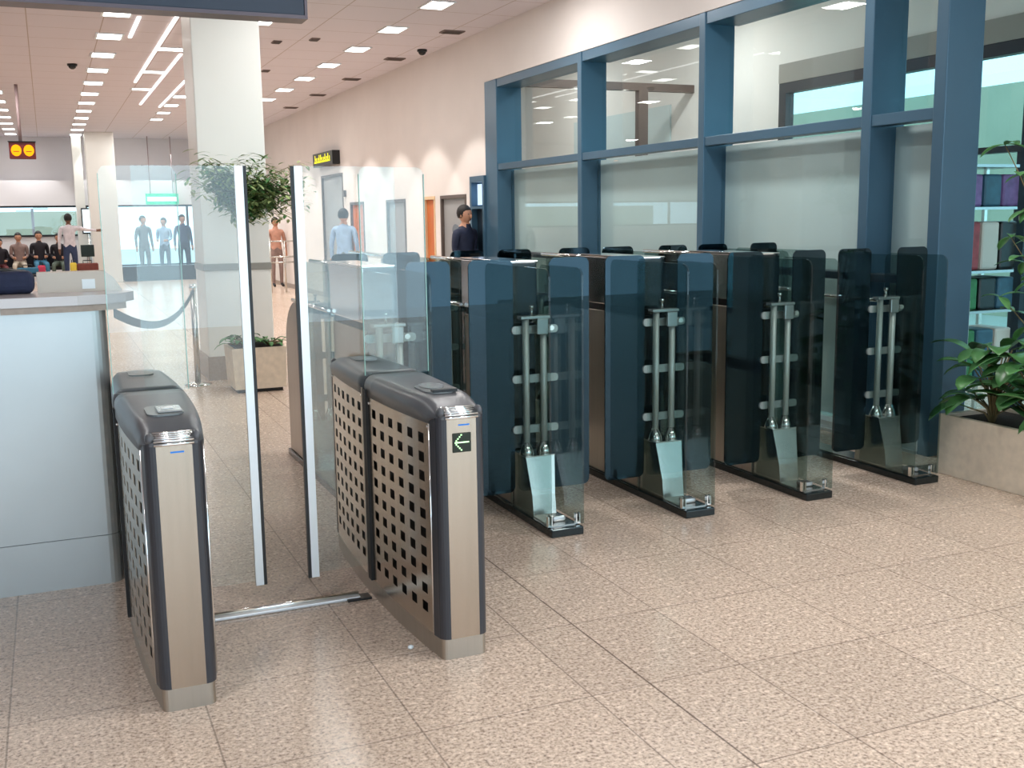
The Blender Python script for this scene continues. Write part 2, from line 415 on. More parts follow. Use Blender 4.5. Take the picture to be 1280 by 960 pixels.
for i, (a, b) in enumerate(zip(posts[:-1], posts[1:])):
    t = bpy.data.objects.new('window_%d' % (i + 1), None); COL.objects.link(t); t.location = (WX + 0.25, (a[1] + b[0]) / 2, 0)
    struct(t, ['bay of the glazed screen next to the framed opening', 'second bay of the glazed screen', 'widest looking bay of the glazed screen', 'narrow bay of the glazed screen beside the corner post'][i], 'window')
    h = (a[1] - b[0]) / 2
    B('upper_pane', M['window_glass'], t, -0.005, 0.005, -h, h, 2.245, 3.17)
    B('blind', M['blind'], t, -0.02, -0.008, -h, h, 0.07, 2.17)
    B('lower_pane', M['window_glass'], t, -0.06, -0.05, -h, h, 0.07, 2.17)

# small framed opening with bright transom, beyond the screen end post
t = bpy.data.objects.new('door_6', None); COL.objects.link(t); t.location = (WX, 13.05, 0)
struct(t, 'narrow blue-grey framed opening with a bright transom pane', 'door')
MB().box(-0.03, 0.15, -0.25, -0.19, 0, 2.12).box(-0.03, 0.15, 0.19, 0.25, 0, 2.12).box(-0.03, 0.15, -0.19, 0.19, 2.04, 2.12).box(-0.03, 0.15, -0.19, 0.19, 1.70, 1.73).build('door_frame', M['frame'], t)
B('transom_pane', M['screen'], t, 0.05, 0.06, -0.17, 0.17, 1.75, 2.02)  # pane glows by itself in place of light from behind
B('door_leaf', M['frame_dark'], t, 0.05, 0.09, -0.19, 0.19, 0.0, 1.70)

# glass front stepping back beside the corner post
t = bpy.data.objects.new('window_5', None); COL.objects.link(t); t.location = (5.9, 3.6, 0)
struct(t, 'glass front stepped back behind the planter', 'window')
MB().box(-0.03, 0.03, 1.2, 1.5, 2.0, 2.06).box(-0.03, 0.03, 1.2, 1.5, 0, 0.08).box(-0.03, 0.03, 1.2, 1.5, 0.88, 0.92).box(-0.03, 0.03, 1.2, 1.5, 0.70, 0.73).box(-0.03, 0.03, 1.2, 1.5, 3.2, 3.27).box(-0.04, 0.04, 1.5, 1.56, 0, 3.27).build('window_frame', M['frame_dark'], t)
B('window_pane', M['window_glass'], t, -0.005, 0.005, 1.2, 1.5, 0.08, 3.2)

struct(B('wall_reflection_block', M['wall_white'], None, 5.94, 6.1, 1.7, 4.85, 0, 3.27), 'unseen wall added beside the planter to darken the gate reflections', 'wall')  # unseen wall, added so the leaves near the planter mirror less daylight
# room behind the screen
struct(MB().box(8.2, 8.4, 10.75, 18.2, 0, 4.2).box(8.2, 8.4, -2, 10.75, 3.12, 4.2).box(8.2, 8.4, -2, 10.75, 0, 0.3).build('wall_back_room', M['wall_white'], None), 'white wall of the room behind the glazed screen', 'wall')
struct(B('wall_back_room_end', M['wall_white'], None, WX + 0.2, 8.4, 18.2, 18.4, 0, 4.2), 'white end wall of the room behind the glazed screen', 'wall')
struct(B('ceiling_back_room', M['wall_white'], None, WX + 0.2, 8.4, -2, 18.4, 4.2, 4.3), 'white ceiling of the room behind the glazed screen', 'ceiling')
struct(MB().box(WX + 0.2, 8.2, 12.62, 12.72, 3.22, 3.32).box(7.34, 7.48, 12.62, 12.72, 0, 3.22).box(WX + 0.2, 8.2, 12.62, 12.72, 2.05, 2.12).build('trim_10', M['door_frame'], None), 'brown-grey partition frame crossing the room behind the screen', 'frame')
t = bpy.data.objects.new('window_7', None); COL.objects.link(t); t.location = (8.2, 6.0, 0)
struct(t, 'dark-framed outside window of the room behind the screen', 'window')
MB().box(-0.02, 0.1, -8, 4.75, 3.0, 3.12).box(-0.02, 0.1, -8, 4.75, 2.12, 2.18).box(-0.02, 0.1, 4.62, 4.75, 0.3, 3.0).box(-0.02, 0.1, -8, 4.6, 0.3, 0.36).box(0.0, 0.1, 1.2, 1.26, 0.36, 2.12).build('window_frame', M['frame_dark'], t)
B('window_pane', M['tinted'], t, 0.04, 0.05, -8, 4.62, 0.36, 3.0)
B('lintel_band', M['column_band'], t, -0.03, 0.0, -8, 4.75, 3.12, 3.34)
struct(MB().box(-0.02, 0.0, -0.0, 3.0, 3.04, 3.12).box(-0.02, 0.0, 0.0, 3.0, 2.2, 3.04).build('window_8', M['blind'], None, (8.2, 13.2, 0)), 'grey-green window in the white wall past the partition frame', 'window')
struct(B('wall_opposite', M['beige_ext'], None, 14.0, 18, 6, 40, -0.3, 3.55), 'beige building standing across from the outside window', 'wall')
struct(B('ground_yard', M['ext_ground'], None, 8.4, 40, -10, 36, -0.3, -0.1), 'pale yard outside the back room window', 'ground')
t = thing('ceiling_fitting', 'white ceiling light in the room behind the glazed screen', 'ceiling light', (6.9, 9.6, 4.2))
B('fitting_frame', M['alu'], t, -0.32, 0.32, -0.17, 0.17, -0.05, 0, 0.005)
B('diffuser', M['light'], t, -0.29, 0.29, -0.14, 0.14, -0.056, -0.05)

# wares rack and white board behind the glass front
t = thing('display_rack', 'display rack with red and purple wares behind the glass front', 'display rack', (6.5, 6.1, 0))
MB().box(-0.3, -0.27, -0.2, -0.17, 0, 1.95).box(0.27, 0.3, -0.2, -0.17, 0, 1.95).box(-0.3, -0.27, 0.17, 0.2, 0, 1.95).box(0.27, 0.3, 0.17, 0.2, 0, 1.95).build('upright', M['steel_h'], t)
for z in (0.3, 0.85, 1.15, 1.62, 1.93): B('shelf', M['silver'], t, -0.3, 0.3, -0.2, 0.2, z - 0.02, z)
k = 0
for z, names in ((0.3, ('merch_green', 'merch_blue', 'cream')), (0.85, ('merch_green', 'black', 'merch_blue')), (1.15, ('merch_red', 'cream', 'black')), (1.62, ('merch_purple', 'merch_blue', 'merch_purple'))):
    for j, nm in enumerate(names):
        h = (0.4, 0.24, 0.36, 0.24)[(k // 3) % 4]
        o = MB().box(-0.09, 0.09, -0.15, 0.15, 0, h, 0.02).build('merchandise_box', M[nm], None, (6.5 - 0.19 + 0.19 * j, 6.1, z + 0.001))
        tag(o, '%s box on the %s shelf of the display rack, %s' % (nm.replace('merch_', ''), ('bottom', 'second', 'third', 'top')[k // 3], ('beside the corner post', 'in its middle', 'away from the post')[j]), 'box', 'boxes on the display rack')
        k += 1
tag(B('white_board', M['white_panel'], None, 5.62, 5.66, 5.32, 5.50, 0.0, 1.0, 0.004), 'tall narrow white board standing behind the planter leaves', 'board')

# ------------------------------------------------------------------ ceiling lights, vents, domes
ordn = ['first', 'second', 'third', 'fourth', 'fifth', 'sixth', 'seventh', 'eighth', 'ninth', 'tenth', 'eleventh', 'twelfth', 'thirteenth', 'fourteenth']
pl = None
def panel_light(x, y, hw, hd, label, group):
    global pl
    if pl is None:
        pl = thing('ceiling_light', label, 'ceiling light', (x, y, CZ), 0, group)
        MB().box(-0.16, 0.16, -0.22, -0.2, -0.012, 0).box(-0.16, 0.16, 0.2, 0.22, -0.012, 0).box(-0.16, -0.135, -0.2, 0.2, -0.012, 0).box(0.135, 0.16, -0.2, 0.2, -0.012, 0).build('light_frame', M['alu'], pl)
        B('diffuser', M['light'], pl, -0.135, 0.135, -0.2, 0.2, -0.009, -0.001)
        c = pl
    else:
        c = copy_tree(pl)
        c.location = (x, y, CZ); c['label'] = label; c['group'] = group
    c.scale = (hw / 0.135, hd / 0.2, 1)
    return c
for k in range(12):
    panel_light(0.905, 13.05 + 1.64 * k, 0.14, 0.2, 'square ceiling light in the long row before the column, %s from the navy sign' % ordn[k], 'ceiling lights in the row before the column')
for k in range(7):
    panel_light(4.11, 11.45 + 1.64 * k, 0.125, 0.2, 'square ceiling light beside the cream wall, %s from the glazed screen' % ordn[k], 'ceiling lights beside the cream wall')
for k, y in enumerate((13.05, 21.25, 22.9, 24.5, 26.1)):
    panel_light(2.5, y, 0.12, 0.2, 'square ceiling light in the row behind the column, %s from the navy sign' % ordn[k], 'ceiling lights behind the column')
for k in range(7):
    panel_light(-0.67, 21.4 + 1.64 * k, 0.13, 0.2, 'square ceiling light in the row above the lamp sign, %s from the camera' % ordn[k], 'ceiling lights above the lamp sign')
for k, (y, x) in enumerate(((15.5, 1.73), (17.9, 1.73), (20.25, 1.74))):
    panel_light(x, y, 0.17, 0.12, 'oblong ceiling light joining two bright strips, %s from the camera' % ordn[k], 'ceiling lights between the strips')
for k, (x, ya, yb) in enumerate(((1.15, 13.2, 14.7), (1.545, 12.9, 19.3), (1.905, 15.9, 22.9), (2.305, 18.8, 23.3))):
    o = B('ceiling_strip_light', M['strip'], None, x - 0.02, x + 0.02, ya, yb, CZ - 0.012, CZ)
    tag(o, ['short bright ceiling strip beside the row before the column', 'long bright ceiling strip ending by the hanging navy sign', 'long bright ceiling strip crossing two oblong lights', 'bright ceiling strip emerging from behind the column'][k], 'ceiling light')
vt = None
for k in range(5):
    if vt is None:
        vt = thing('ceiling_vent', '', 'vent', (4.86, 13.0, CZ))
        MB().box(-0.14, 0.14, -0.10, 0.10, -0.015, 0, 0.003).build('vent_frame', M['vent'], vt)
        m = MB()
        for j in range(5): m.box(-0.12, 0.12, -0.08 + j * 0.036, -0.07 + j * 0.036, -0.022, -0.015)
        m.build('louvre', M['door_frame'], vt); c = vt
    else: c = copy_tree(vt)
    c.location = (4.86, 13.0 + 2.42 * k, CZ); c['group'] = 'slot vents beside the cream wall'
    c['label'] = 'grey slot vent in the ceiling beside the cream wall, %s from the glazed screen' % ordn[k]
for k, (x, y) in enumerate(((3.37, 14.1), (2.95, 14.46), (3.33, 17.25))):
    c = copy_tree(vt); c.location = (x, y, CZ); c.scale = (0.4, 0.9, 1); c['group'] = 'small vents near the column'
    c['label'] = ['small grey vent in the ceiling far from the column', 'small grey vent in the ceiling close to the column top', 'small grey vent in the ceiling deeper into the hall by the column'][k]
for (x, y, lb) in ((0.53, 17.4, 'small black dome camera on the ceiling above the lamp sign'), (4.97, 14.5, 'small black dome camera on the ceiling beside the cream wall')):
    t = thing('dome_camera', lb, 'camera', (x, y, CZ))
    MB().tube([(0, 0, 0), (0, 0, -0.03)], 0.07, 16).build('mount_ring', M['black'], t)
    MB().ball((0, 0, -0.03), 0.055, (1, 1, 0.9), 14).build('dome', M['blackgloss'], t)

# ------------------------------------------------------------------ hanging signs
t = thing('hanging_sign', 'large navy panel hanging from the ceiling, seen from behind', 'sign', (0.0, 6.0, 2.68))
B('sign_panel', M['signback'], t, -1.8, 1.385, 0.0, 0.14, 0.02, 0.62, 0.004)
MB().box(-1.82, 1.4, -0.006, 0.15, 0, 0.02).box(1.385, 1.4, -0.006, 0.15, 0.02, 0.62).box(-1.82, -1.8, -0.006, 0.15, 0.02, 0.62).build('sign_trim', M['signtrim'], t)
for x in (-1.4, 0.9): MB().tube([(x, 0.07, 0.62), (x, 0.07, CZ - 2.68)], 0.012, 8).build('hanging_rod', M['pole'], t)

t = thing('lamp_sign', 'dark red hanging box with two glowing orange round lamps', 'sign', (-0.27, 20.15, 2.67))
B('sign_box', M['red_box'], t, -0.205, 0.205, 0.0, 0.12, 0, 0.28, 0.008)
for x in (-0.095, 0.1):
    l = MB().prism([(x + 0.08 * math.cos(a * PI / 14), 0.14 + 0.095 * math.sin(a * PI / 14)) for a in range(28)], -0.012, 0.0, 'y').build('round_lamp', M['orange_lamp'], t)
    B('dash_mark', M['red_box'], l, x - 0.045, x + 0.045, -0.016, -0.012, 0.115, 0.128)
B('hood', M['black'], t, -0.215, 0.215, -0.03, 0.13, 0.28, 0.292)
MB().tube([(-0.02, 0.06, 0.29), (-0.02, 0.06, CZ - 2.67)], 0.028, 10).build('pole', M['pole'], t)

t = thing('wall_sign', 'black sign with glowing yellow lettering above the grey portal', 'sign', (WX - 0.12, 20.9, 2.62))
B('sign_box', M['black'], t, -0.03, 0.12, -0.8, 0.8, 0.0, 0.26, 0.006)
m = MB(); y = 0.66
rr = random.Random(3)
for k in range(11):
    wdt = 0.085; hh = 0.10 + (0.05 if k in (0, 3, 4, 7, 9) else 0)
    m.box(-0.036, -0.031, y - wdt, y - wdt + 0.03, 0.07, 0.07 + hh)
    m.box(-0.036, -0.031, y - wdt + 0.03, y, 0.07, 0.10)
    if k % 2: m.box(-0.036, -0.031, y - wdt + 0.03, y, 0.13, 0.16)
    y -= 0.118
m.build('lettering', M['yellow_lamp'], t)

t = thing('lit_sign', 'green lit sign with pale middle hanging before the end glazing', 'sign', (3.02, 31.3, 2.05))
B('sign_box', M['green_lamp'], t, -0.43, 0.43, 0, 0.12, 0, 0.30, 0.01)
B('pale_band', M['white_lamp'], t, -0.40, 0.40, -0.012, 0.0, 0.09, 0.21)
for x in (-0.3, 0.3): MB().tube([(x, 0.06, 0.3), (x, 0.06, CZ - 2.05)], 0.012, 6).build('hanging_rod', M['pole'], t)

# ------------------------------------------------------------------ columns
def column(name, label, x0, x1, y0, y1, band=True):
    t = thing(name, label, 'column', ((x0 + x1) / 2, (y0 + y1) / 2, 0)); t['kind'] = 'structure'
    hx, hy = (x1 - x0) / 2, (y1 - y0) / 2
    B('shaft', M['column'], t, -hx, hx, -hy, hy, 0.0, CZ, 0.012)
    if band:
        B('bumper_band', M['column_band'], t, -hx - 0.008, hx + 0.008, -hy - 0.008, hy + 0.008, 1.10, 1.17, 0.004)
        B('plinth', M['plinth_grey'], t, -hx - 0.012, hx + 0.012, -hy - 0.012, hy + 0.012, 0, 0.24, 0.004)
    return t
column('column', 'large square white column with a grey bumper band beside the potted tree', 1.41, 2.07, 10.95, 11.62)
column('column', 'distant white column beyond the white-shirted person', 1.08, 1.78, 30.1, 30.8, False)
column('column', 'slim distant column close to the end wall', 0.78, 1.02, 31.2, 31.45, False)

# ------------------------------------------------------------------ gate cabinets
def half_w(u):  # u: metres from the middle along y
    t = abs(u) / 0.78
    return 0.132 - 0.042 * t * t
L2 = 0.78
def outline(inset=0.0, r=0.035, u0=-L2, u1=L2, rnd0=True, rnd1=True, n=12):
    """closed plan polygon (x,u) counter-clockwise"""
    right = []
    a0, a1 = u0 + inset, u1 - inset
    def corner(u_end, sgn):
        wv = half_w(u_end) - inset
        pts = []
        rr_ = max(r - inset, 0.006)
        for k in range(6):
            a = (PI / 2) * k / 5
            pts.append((wv - rr_ + rr_ * math.sin(a), u_end + sgn * (rr_ - rr_ * math.cos(a)) * 1.0))
        return pts
    right += corner(a0, 1) if rnd0 else [(half_w(a0) - inset, a0)]
    uu0 = a0 + (r if rnd0 else 0); uu1 = a1 - (r if rnd1 else 0)
    for k in range(1, n):
        u = uu0 + (uu1 - uu0) * k / n
        right.append((half_w(u) - inset, u))
    right += list(reversed(corner(a1, -1))) if rnd1 else [(half_w(a1) - inset, a1)]
    left = [(-x, u) for x, u in reversed(right)]
    return right + left

def perf_panel(side, u0, u1, cols):
    """curved steel sheet with real square holes"""
    bm = bmesh.new()
    z0, z1 = 0.078, 0.872
    rows = 10
    us = [u0]
    pitch = (u1 - u0 - 0.05) / cols
    for c in range(cols):
        cc = u0 + 0.025 + pitch * (c + 0.5); us += [cc - 0.0245, cc + 0.0245]
    us.append(u1)
    zs = [z0]
    zp = 0.0715
    for r_ in range(rows):
        cz = 0.165 + zp * r_; zs += [cz - 0.0185, cz + 0.0185]
    zs.append(z1)
    out = {}; inn = {}
    for i, u in enumerate(us):
        for j, z in enumerate(zs):
            x = half_w(u) - 0.001
            out[i, j] = bm.verts.new((side * x, u, z)); inn[i, j] = bm.verts.new((side * (x - 0.003), u, z))
    holes = set()
    for c in range(cols):
        for r_ in range(rows): holes.add((1 + 2 * c, 1 + 2 * r_))
    nx, nz = len(us) - 1, len(zs) - 1
    for i in range(nx):
        for j in range(nz):
            if (i, j) in holes:
                ring = [(i, j), (i + 1, j), (i + 1, j + 1), (i, j + 1)]
                for a, b in zip(ring, ring[1:] + ring[:1]):
                    bm.faces.new((out[a], out[b], inn[b], inn[a]))
                continue
            bm.faces.new((out[i, j], out[i + 1, j], out[i + 1, j + 1], out[i, j + 1]))
            bm.faces.new((inn[i, j + 1], inn[i + 1, j + 1], inn[i + 1, j], inn[i, j]))
    m = MB(); m.bm.free(); m.bm = bm
    return m

def gate_cabinet(label, X, Y, wing_dir, arrow):
    t = thing('gate_cabinet', label, 'turnstile cabinet', (X, Y, 0))
    MB().prism(outline(0.004, 0.03), 0, 0.078, 'z').build('plinth', M['steel'], t)
    MB().prism(outline(0.022, 0.02), 0.078, 0.885, 'z').build('inner_body', M['hole'], t)
    # steel end faces
    for s in (-1, 1):
        e = s * L2
        B('end_panel', M['steel_side'], t, -0.056, 0.056, min(e, e - s * 0.02), max(e, e - s * 0.02), 0.078, 0.893)
        for sx in (-1, 1):
            poly = [(sx * x, s * u) for x, u in [(0.056, -L2 + 0.02)] + [(0.056, -L2 - 0.001)] + [(half_w(L2) - 0.034 + 0.036 * math.sin(a * PI / 12), -L2 + 0.035 - 0.036 * math.cos(a * PI / 12)) for a in range(0, 7)] + [(half_w(L2 - 0.065) + 0.001, -L2 + 0.068), (half_w(L2) - 0.02, -L2 + 0.068)]]
            MB().prism(poly, 0.078, 0.90, 'z').build('corner_post', M['bumper'], t)
    # side sheets, front and rear half
    for side in (-1, 1):
        perf_panel(side, -L2 + 0.07, -0.035, 6).build('perforated_panel', M['steel_side'], t)
        perf_panel(side, 0.035, L2 - 0.07, 6).build('perforated_panel', M['steel_side'], t)
        MB().tube([(side * (half_w(-L2 + 0.068) + 0.001), -L2 + 0.07, 0.08), (side * (half_w(-L2 + 0.068) + 0.001), -L2 + 0.07, 0.872)], 0.004, 6).build('edge_trim', M['chrome'], t)
        B('seam_pillar', M['steel'], t, side * half_w(0) - 0.008, side * half_w(0) + 0.002, 0.012, 0.036, 0.078, 0.9)
        B('seam_pillar', M['rubber'], t, side * half_w(0) - 0.01, side * half_w(0) + 0.003, -0.035, 0.012, 0.078, 0.9)
        for (u, z) in ((-L2 + 0.085, 0.858), (-0.05, 0.845), (0.06, 0.86), (L2 - 0.09, 0.86)):
            MB().ball((side * (half_w(u) + 0.001), u, z), 0.006, (0.6, 1, 1), 8).build('stud', M['chrome'], t)
    # two domed top covers
    def prof(u, fr):  # height of cover top along u
        d = (L2 - abs(u)) / 0.2
        return 0.958 if d >= 1 else 0.905 + 0.053 * math.sin(PI / 2 * max(d, 0))
    for (ua, ub) in ((-L2, -0.006), (0.006, L2)):
        rings = []
        n = 12
        for k in range(n + 1):
            u = ua + (ub - ua) * k / n
            # finer steps close to the outer end
            if abs(ua) > abs(ub): u = ub + (ua - ub) * (1 - (k / n) ** 1.6)
            else: u = ua + (ub - ua) * (1 - (1 - k / n) ** 1.6)
            w_ = half_w(u) + 0.004
            if L2 - abs(u) < 0.035: w_ -= 0.022 * (1 - (L2 - abs(u)) / 0.035)
            zt = prof(u, 1); zb = 0.872 if L2 - abs(u) > 0.075 else 0.8935
            r_ = min(0.045, (zt - zb) * 0.85)
            ring = [(-w_, u, zb)]
            for j in range(6): a = PI / 2 * j / 5; ring.append((-w_ + r_ * (1 - math.cos(a)), u, zt - r_ + r_ * math.sin(a)))
            for j in range(6): a = PI / 2 * (1 - j / 5); ring.append((w_ - r_ * (1 - math.cos(a)), u, zt - r_ + r_ * math.sin(a)))
            ring.append((w_, u, zb))
            rings.append(ring)
        MB().loft(rings).build('top_cover', M['cover'], t)
    MB().loft([[(sx * (half_w(0) + 0.001), u, 0.88) if i in (0, 3) else (sx * (half_w(0) - 0.03), u, 0.945) for i, sx in enumerate((-1, -1, 1, 1))] for u in (-0.006, 0.006)], smooth=False).build('cover_seam', M['rubber'], t)
    # ribbed chrome strip wrapping over the front top edge, both ends
    for s in (-1, 1):
        m = MB()
        for k in range(6):
            u = (0.7835, 0.781, 0.773, 0.762, 0.750, 0.738)[k]
            z = (0.898, 0.9085, 0.9145, 0.9185, 0.9225, 0.927)[k]
            a = 0.062
            m.tube([(-a, s * u, z), (a, s * u, z)], 0.0050, 8)
        m.build('ribbed_strip', M['chrome'], t)
        for sx in (-1, 1):
            MB().ball((sx * 0.072, s * (L2 - 0.022), 0.915), 0.022, (0.7, 1.1, 0.9), 10).build('strip_end', M['cover'], t)
        B('status_strip', M['blue_led'], t, -0.012, 0.03, min(s * (L2 + 0.0015), s * (L2 - 0.002)), max(s * (L2 + 0.0015), s * (L2 - 0.002)), 0.868, 0.873)
    # card readers on the front cover
    pz = 0.9575
    rd = MB().prism(rrect(0.12, 0.20, 0.045, 5, 0.0, -0.50), pz, pz + 0.006, 'z').build('card_reader', M['reader'], t)
    if arrow:
        MB().prism([(0.045 * math.cos(a * PI / 12), -0.46 + 0.07 * math.sin(a * PI / 12)) for a in range(24)], pz + 0.006, pz + 0.010, 'z').build('reader_disc', M['silver'], rd)
        B('card_slot', M['black'], rd, -0.04, 0.055, -0.60, -0.57, pz + 0.004, pz + 0.014)
    else:
        B('reader_screen', M['silver'], rd, -0.025, 0.055, -0.57, -0.46, pz + 0.006, pz + 0.013, 0.003)
        B('reader_label', M['white_panel'], rd, -0.01, 0.03, -0.535, -0.50, pz + 0.0135, pz + 0.0150)
    MB().prism(rrect(0.10, 0.16, 0.03, 5, 0.0, 0.50), pz, pz + 0.005, 'z').build('card_reader', M['reader'], t)
    if arrow:
        d = B('arrow_display', M['display'], t, -0.035, 0.035, -L2 - 0.004, -L2, 0.772, 0.842, 0.002)
        a = MB()
        a.box(-0.028, 0.026, -L2 - 0.0055, -L2 - 0.004, 0.806, 0.8105)
        for k in range(1, 5):
            for sg in (-1, 1):
                cx, cz = -0.028 + 0.0062 * k, 0.808 + sg * 0.0068 * k
                a.box(cx - 0.0024, cx + 0.0024, -L2 - 0.0055, -L2 - 0.004, cz - 0.0024, cz + 0.0024)
        a.build('arrow', M['green_led'], d)
    # glass: sliding wing reaching into the passage, fixed screen above the cabinet
    s = wing_dir
    xs = sorted((s * -0.02, s * 0.39))
    def pane(name, x0, x1, z0, z1, y0, y1, r=0.04, corners='top', par=t, mat='clear'):
        poly = []
        w_, h_ = x1 - x0, z1 - z0
        for (sx, sz, a0, on) in ((1, 1, 0, True), (-1, 1, 90, True), (-1, -1, 180, corners == 'all'), (1, -1, 270, corners == 'all')):
            cx, cz = (x1 if sx > 0 else x0), (z1 if sz > 0 else z0)
            if on:
                for k in range(7):
                    a = math.radians(a0 + 15 * k)
                    poly.append((cx - sx * r + r * math.cos(a), cz - sz * r + r * math.sin(a)))
            else: poly.append((cx, cz))
        return MB().prism(poly, y0, y1, 'y').build(name, M[mat], par)
    wg = pane('glass_wing', xs[0], xs[1], 0.14, 1.806, -0.005, 0.005, 0.006)
    e = s * 0.39
    B('edge_strip', M['alu'], wg, min(e, e - s * 0.032), max(e, e - s * 0.032), -0.009, 0.009, 0.12, 1.806)
    B('rubber_lip', M['black'], wg, min(e, e + s * 0.013), max(e, e + s * 0.013), -0.009, 0.009, 0.12, 1.806)
    # slots hidden inside the cabinet: fixed screen planes just before and after the wing
    sx0, sx1 = -0.135, 0.137
    fs = pane('glass_screen', sx0, sx1, 0.958, 1.803, -0.031, -0.021, 0.03)
    B('glass_edge', M['edge'], fs, sx1, sx1 + 0.0025, -0.031, -0.021, 0.958, 1.775)
    B('glass_edge', M['edge'], fs, sx0 - 0.0025, sx0, -0.031, -0.021, 0.958, 1.775)
    return t
gate_cabinet('steel gate cabinet with silver card reader beside the grey counter', 0.322, 4.25, 1, False)
gate_cabinet('steel gate cabinet showing a green arrow, beside the smoked glass gates', 1.30, 4.25, -1, True)
t = thing('floor_rail', 'pale metal floor rail joining the two steel gate cabinets', 'rail', (0.81, 4.25, 0))
B('rail_bar', M['alu'], t, -0.365, 0.30, -0.028, 0.012, 0, 0.014, 0.004)
MB().tube([(-0.365, 0.012, 0.016), (0.30, 0.012, 0.016)], 0.010, 8).build('rail_tube', M['chrome'], t)
B('rail_end', M['black'], t, 0.24, 0.345, -0.045, 0.018, 0, 0.010, 0.003)

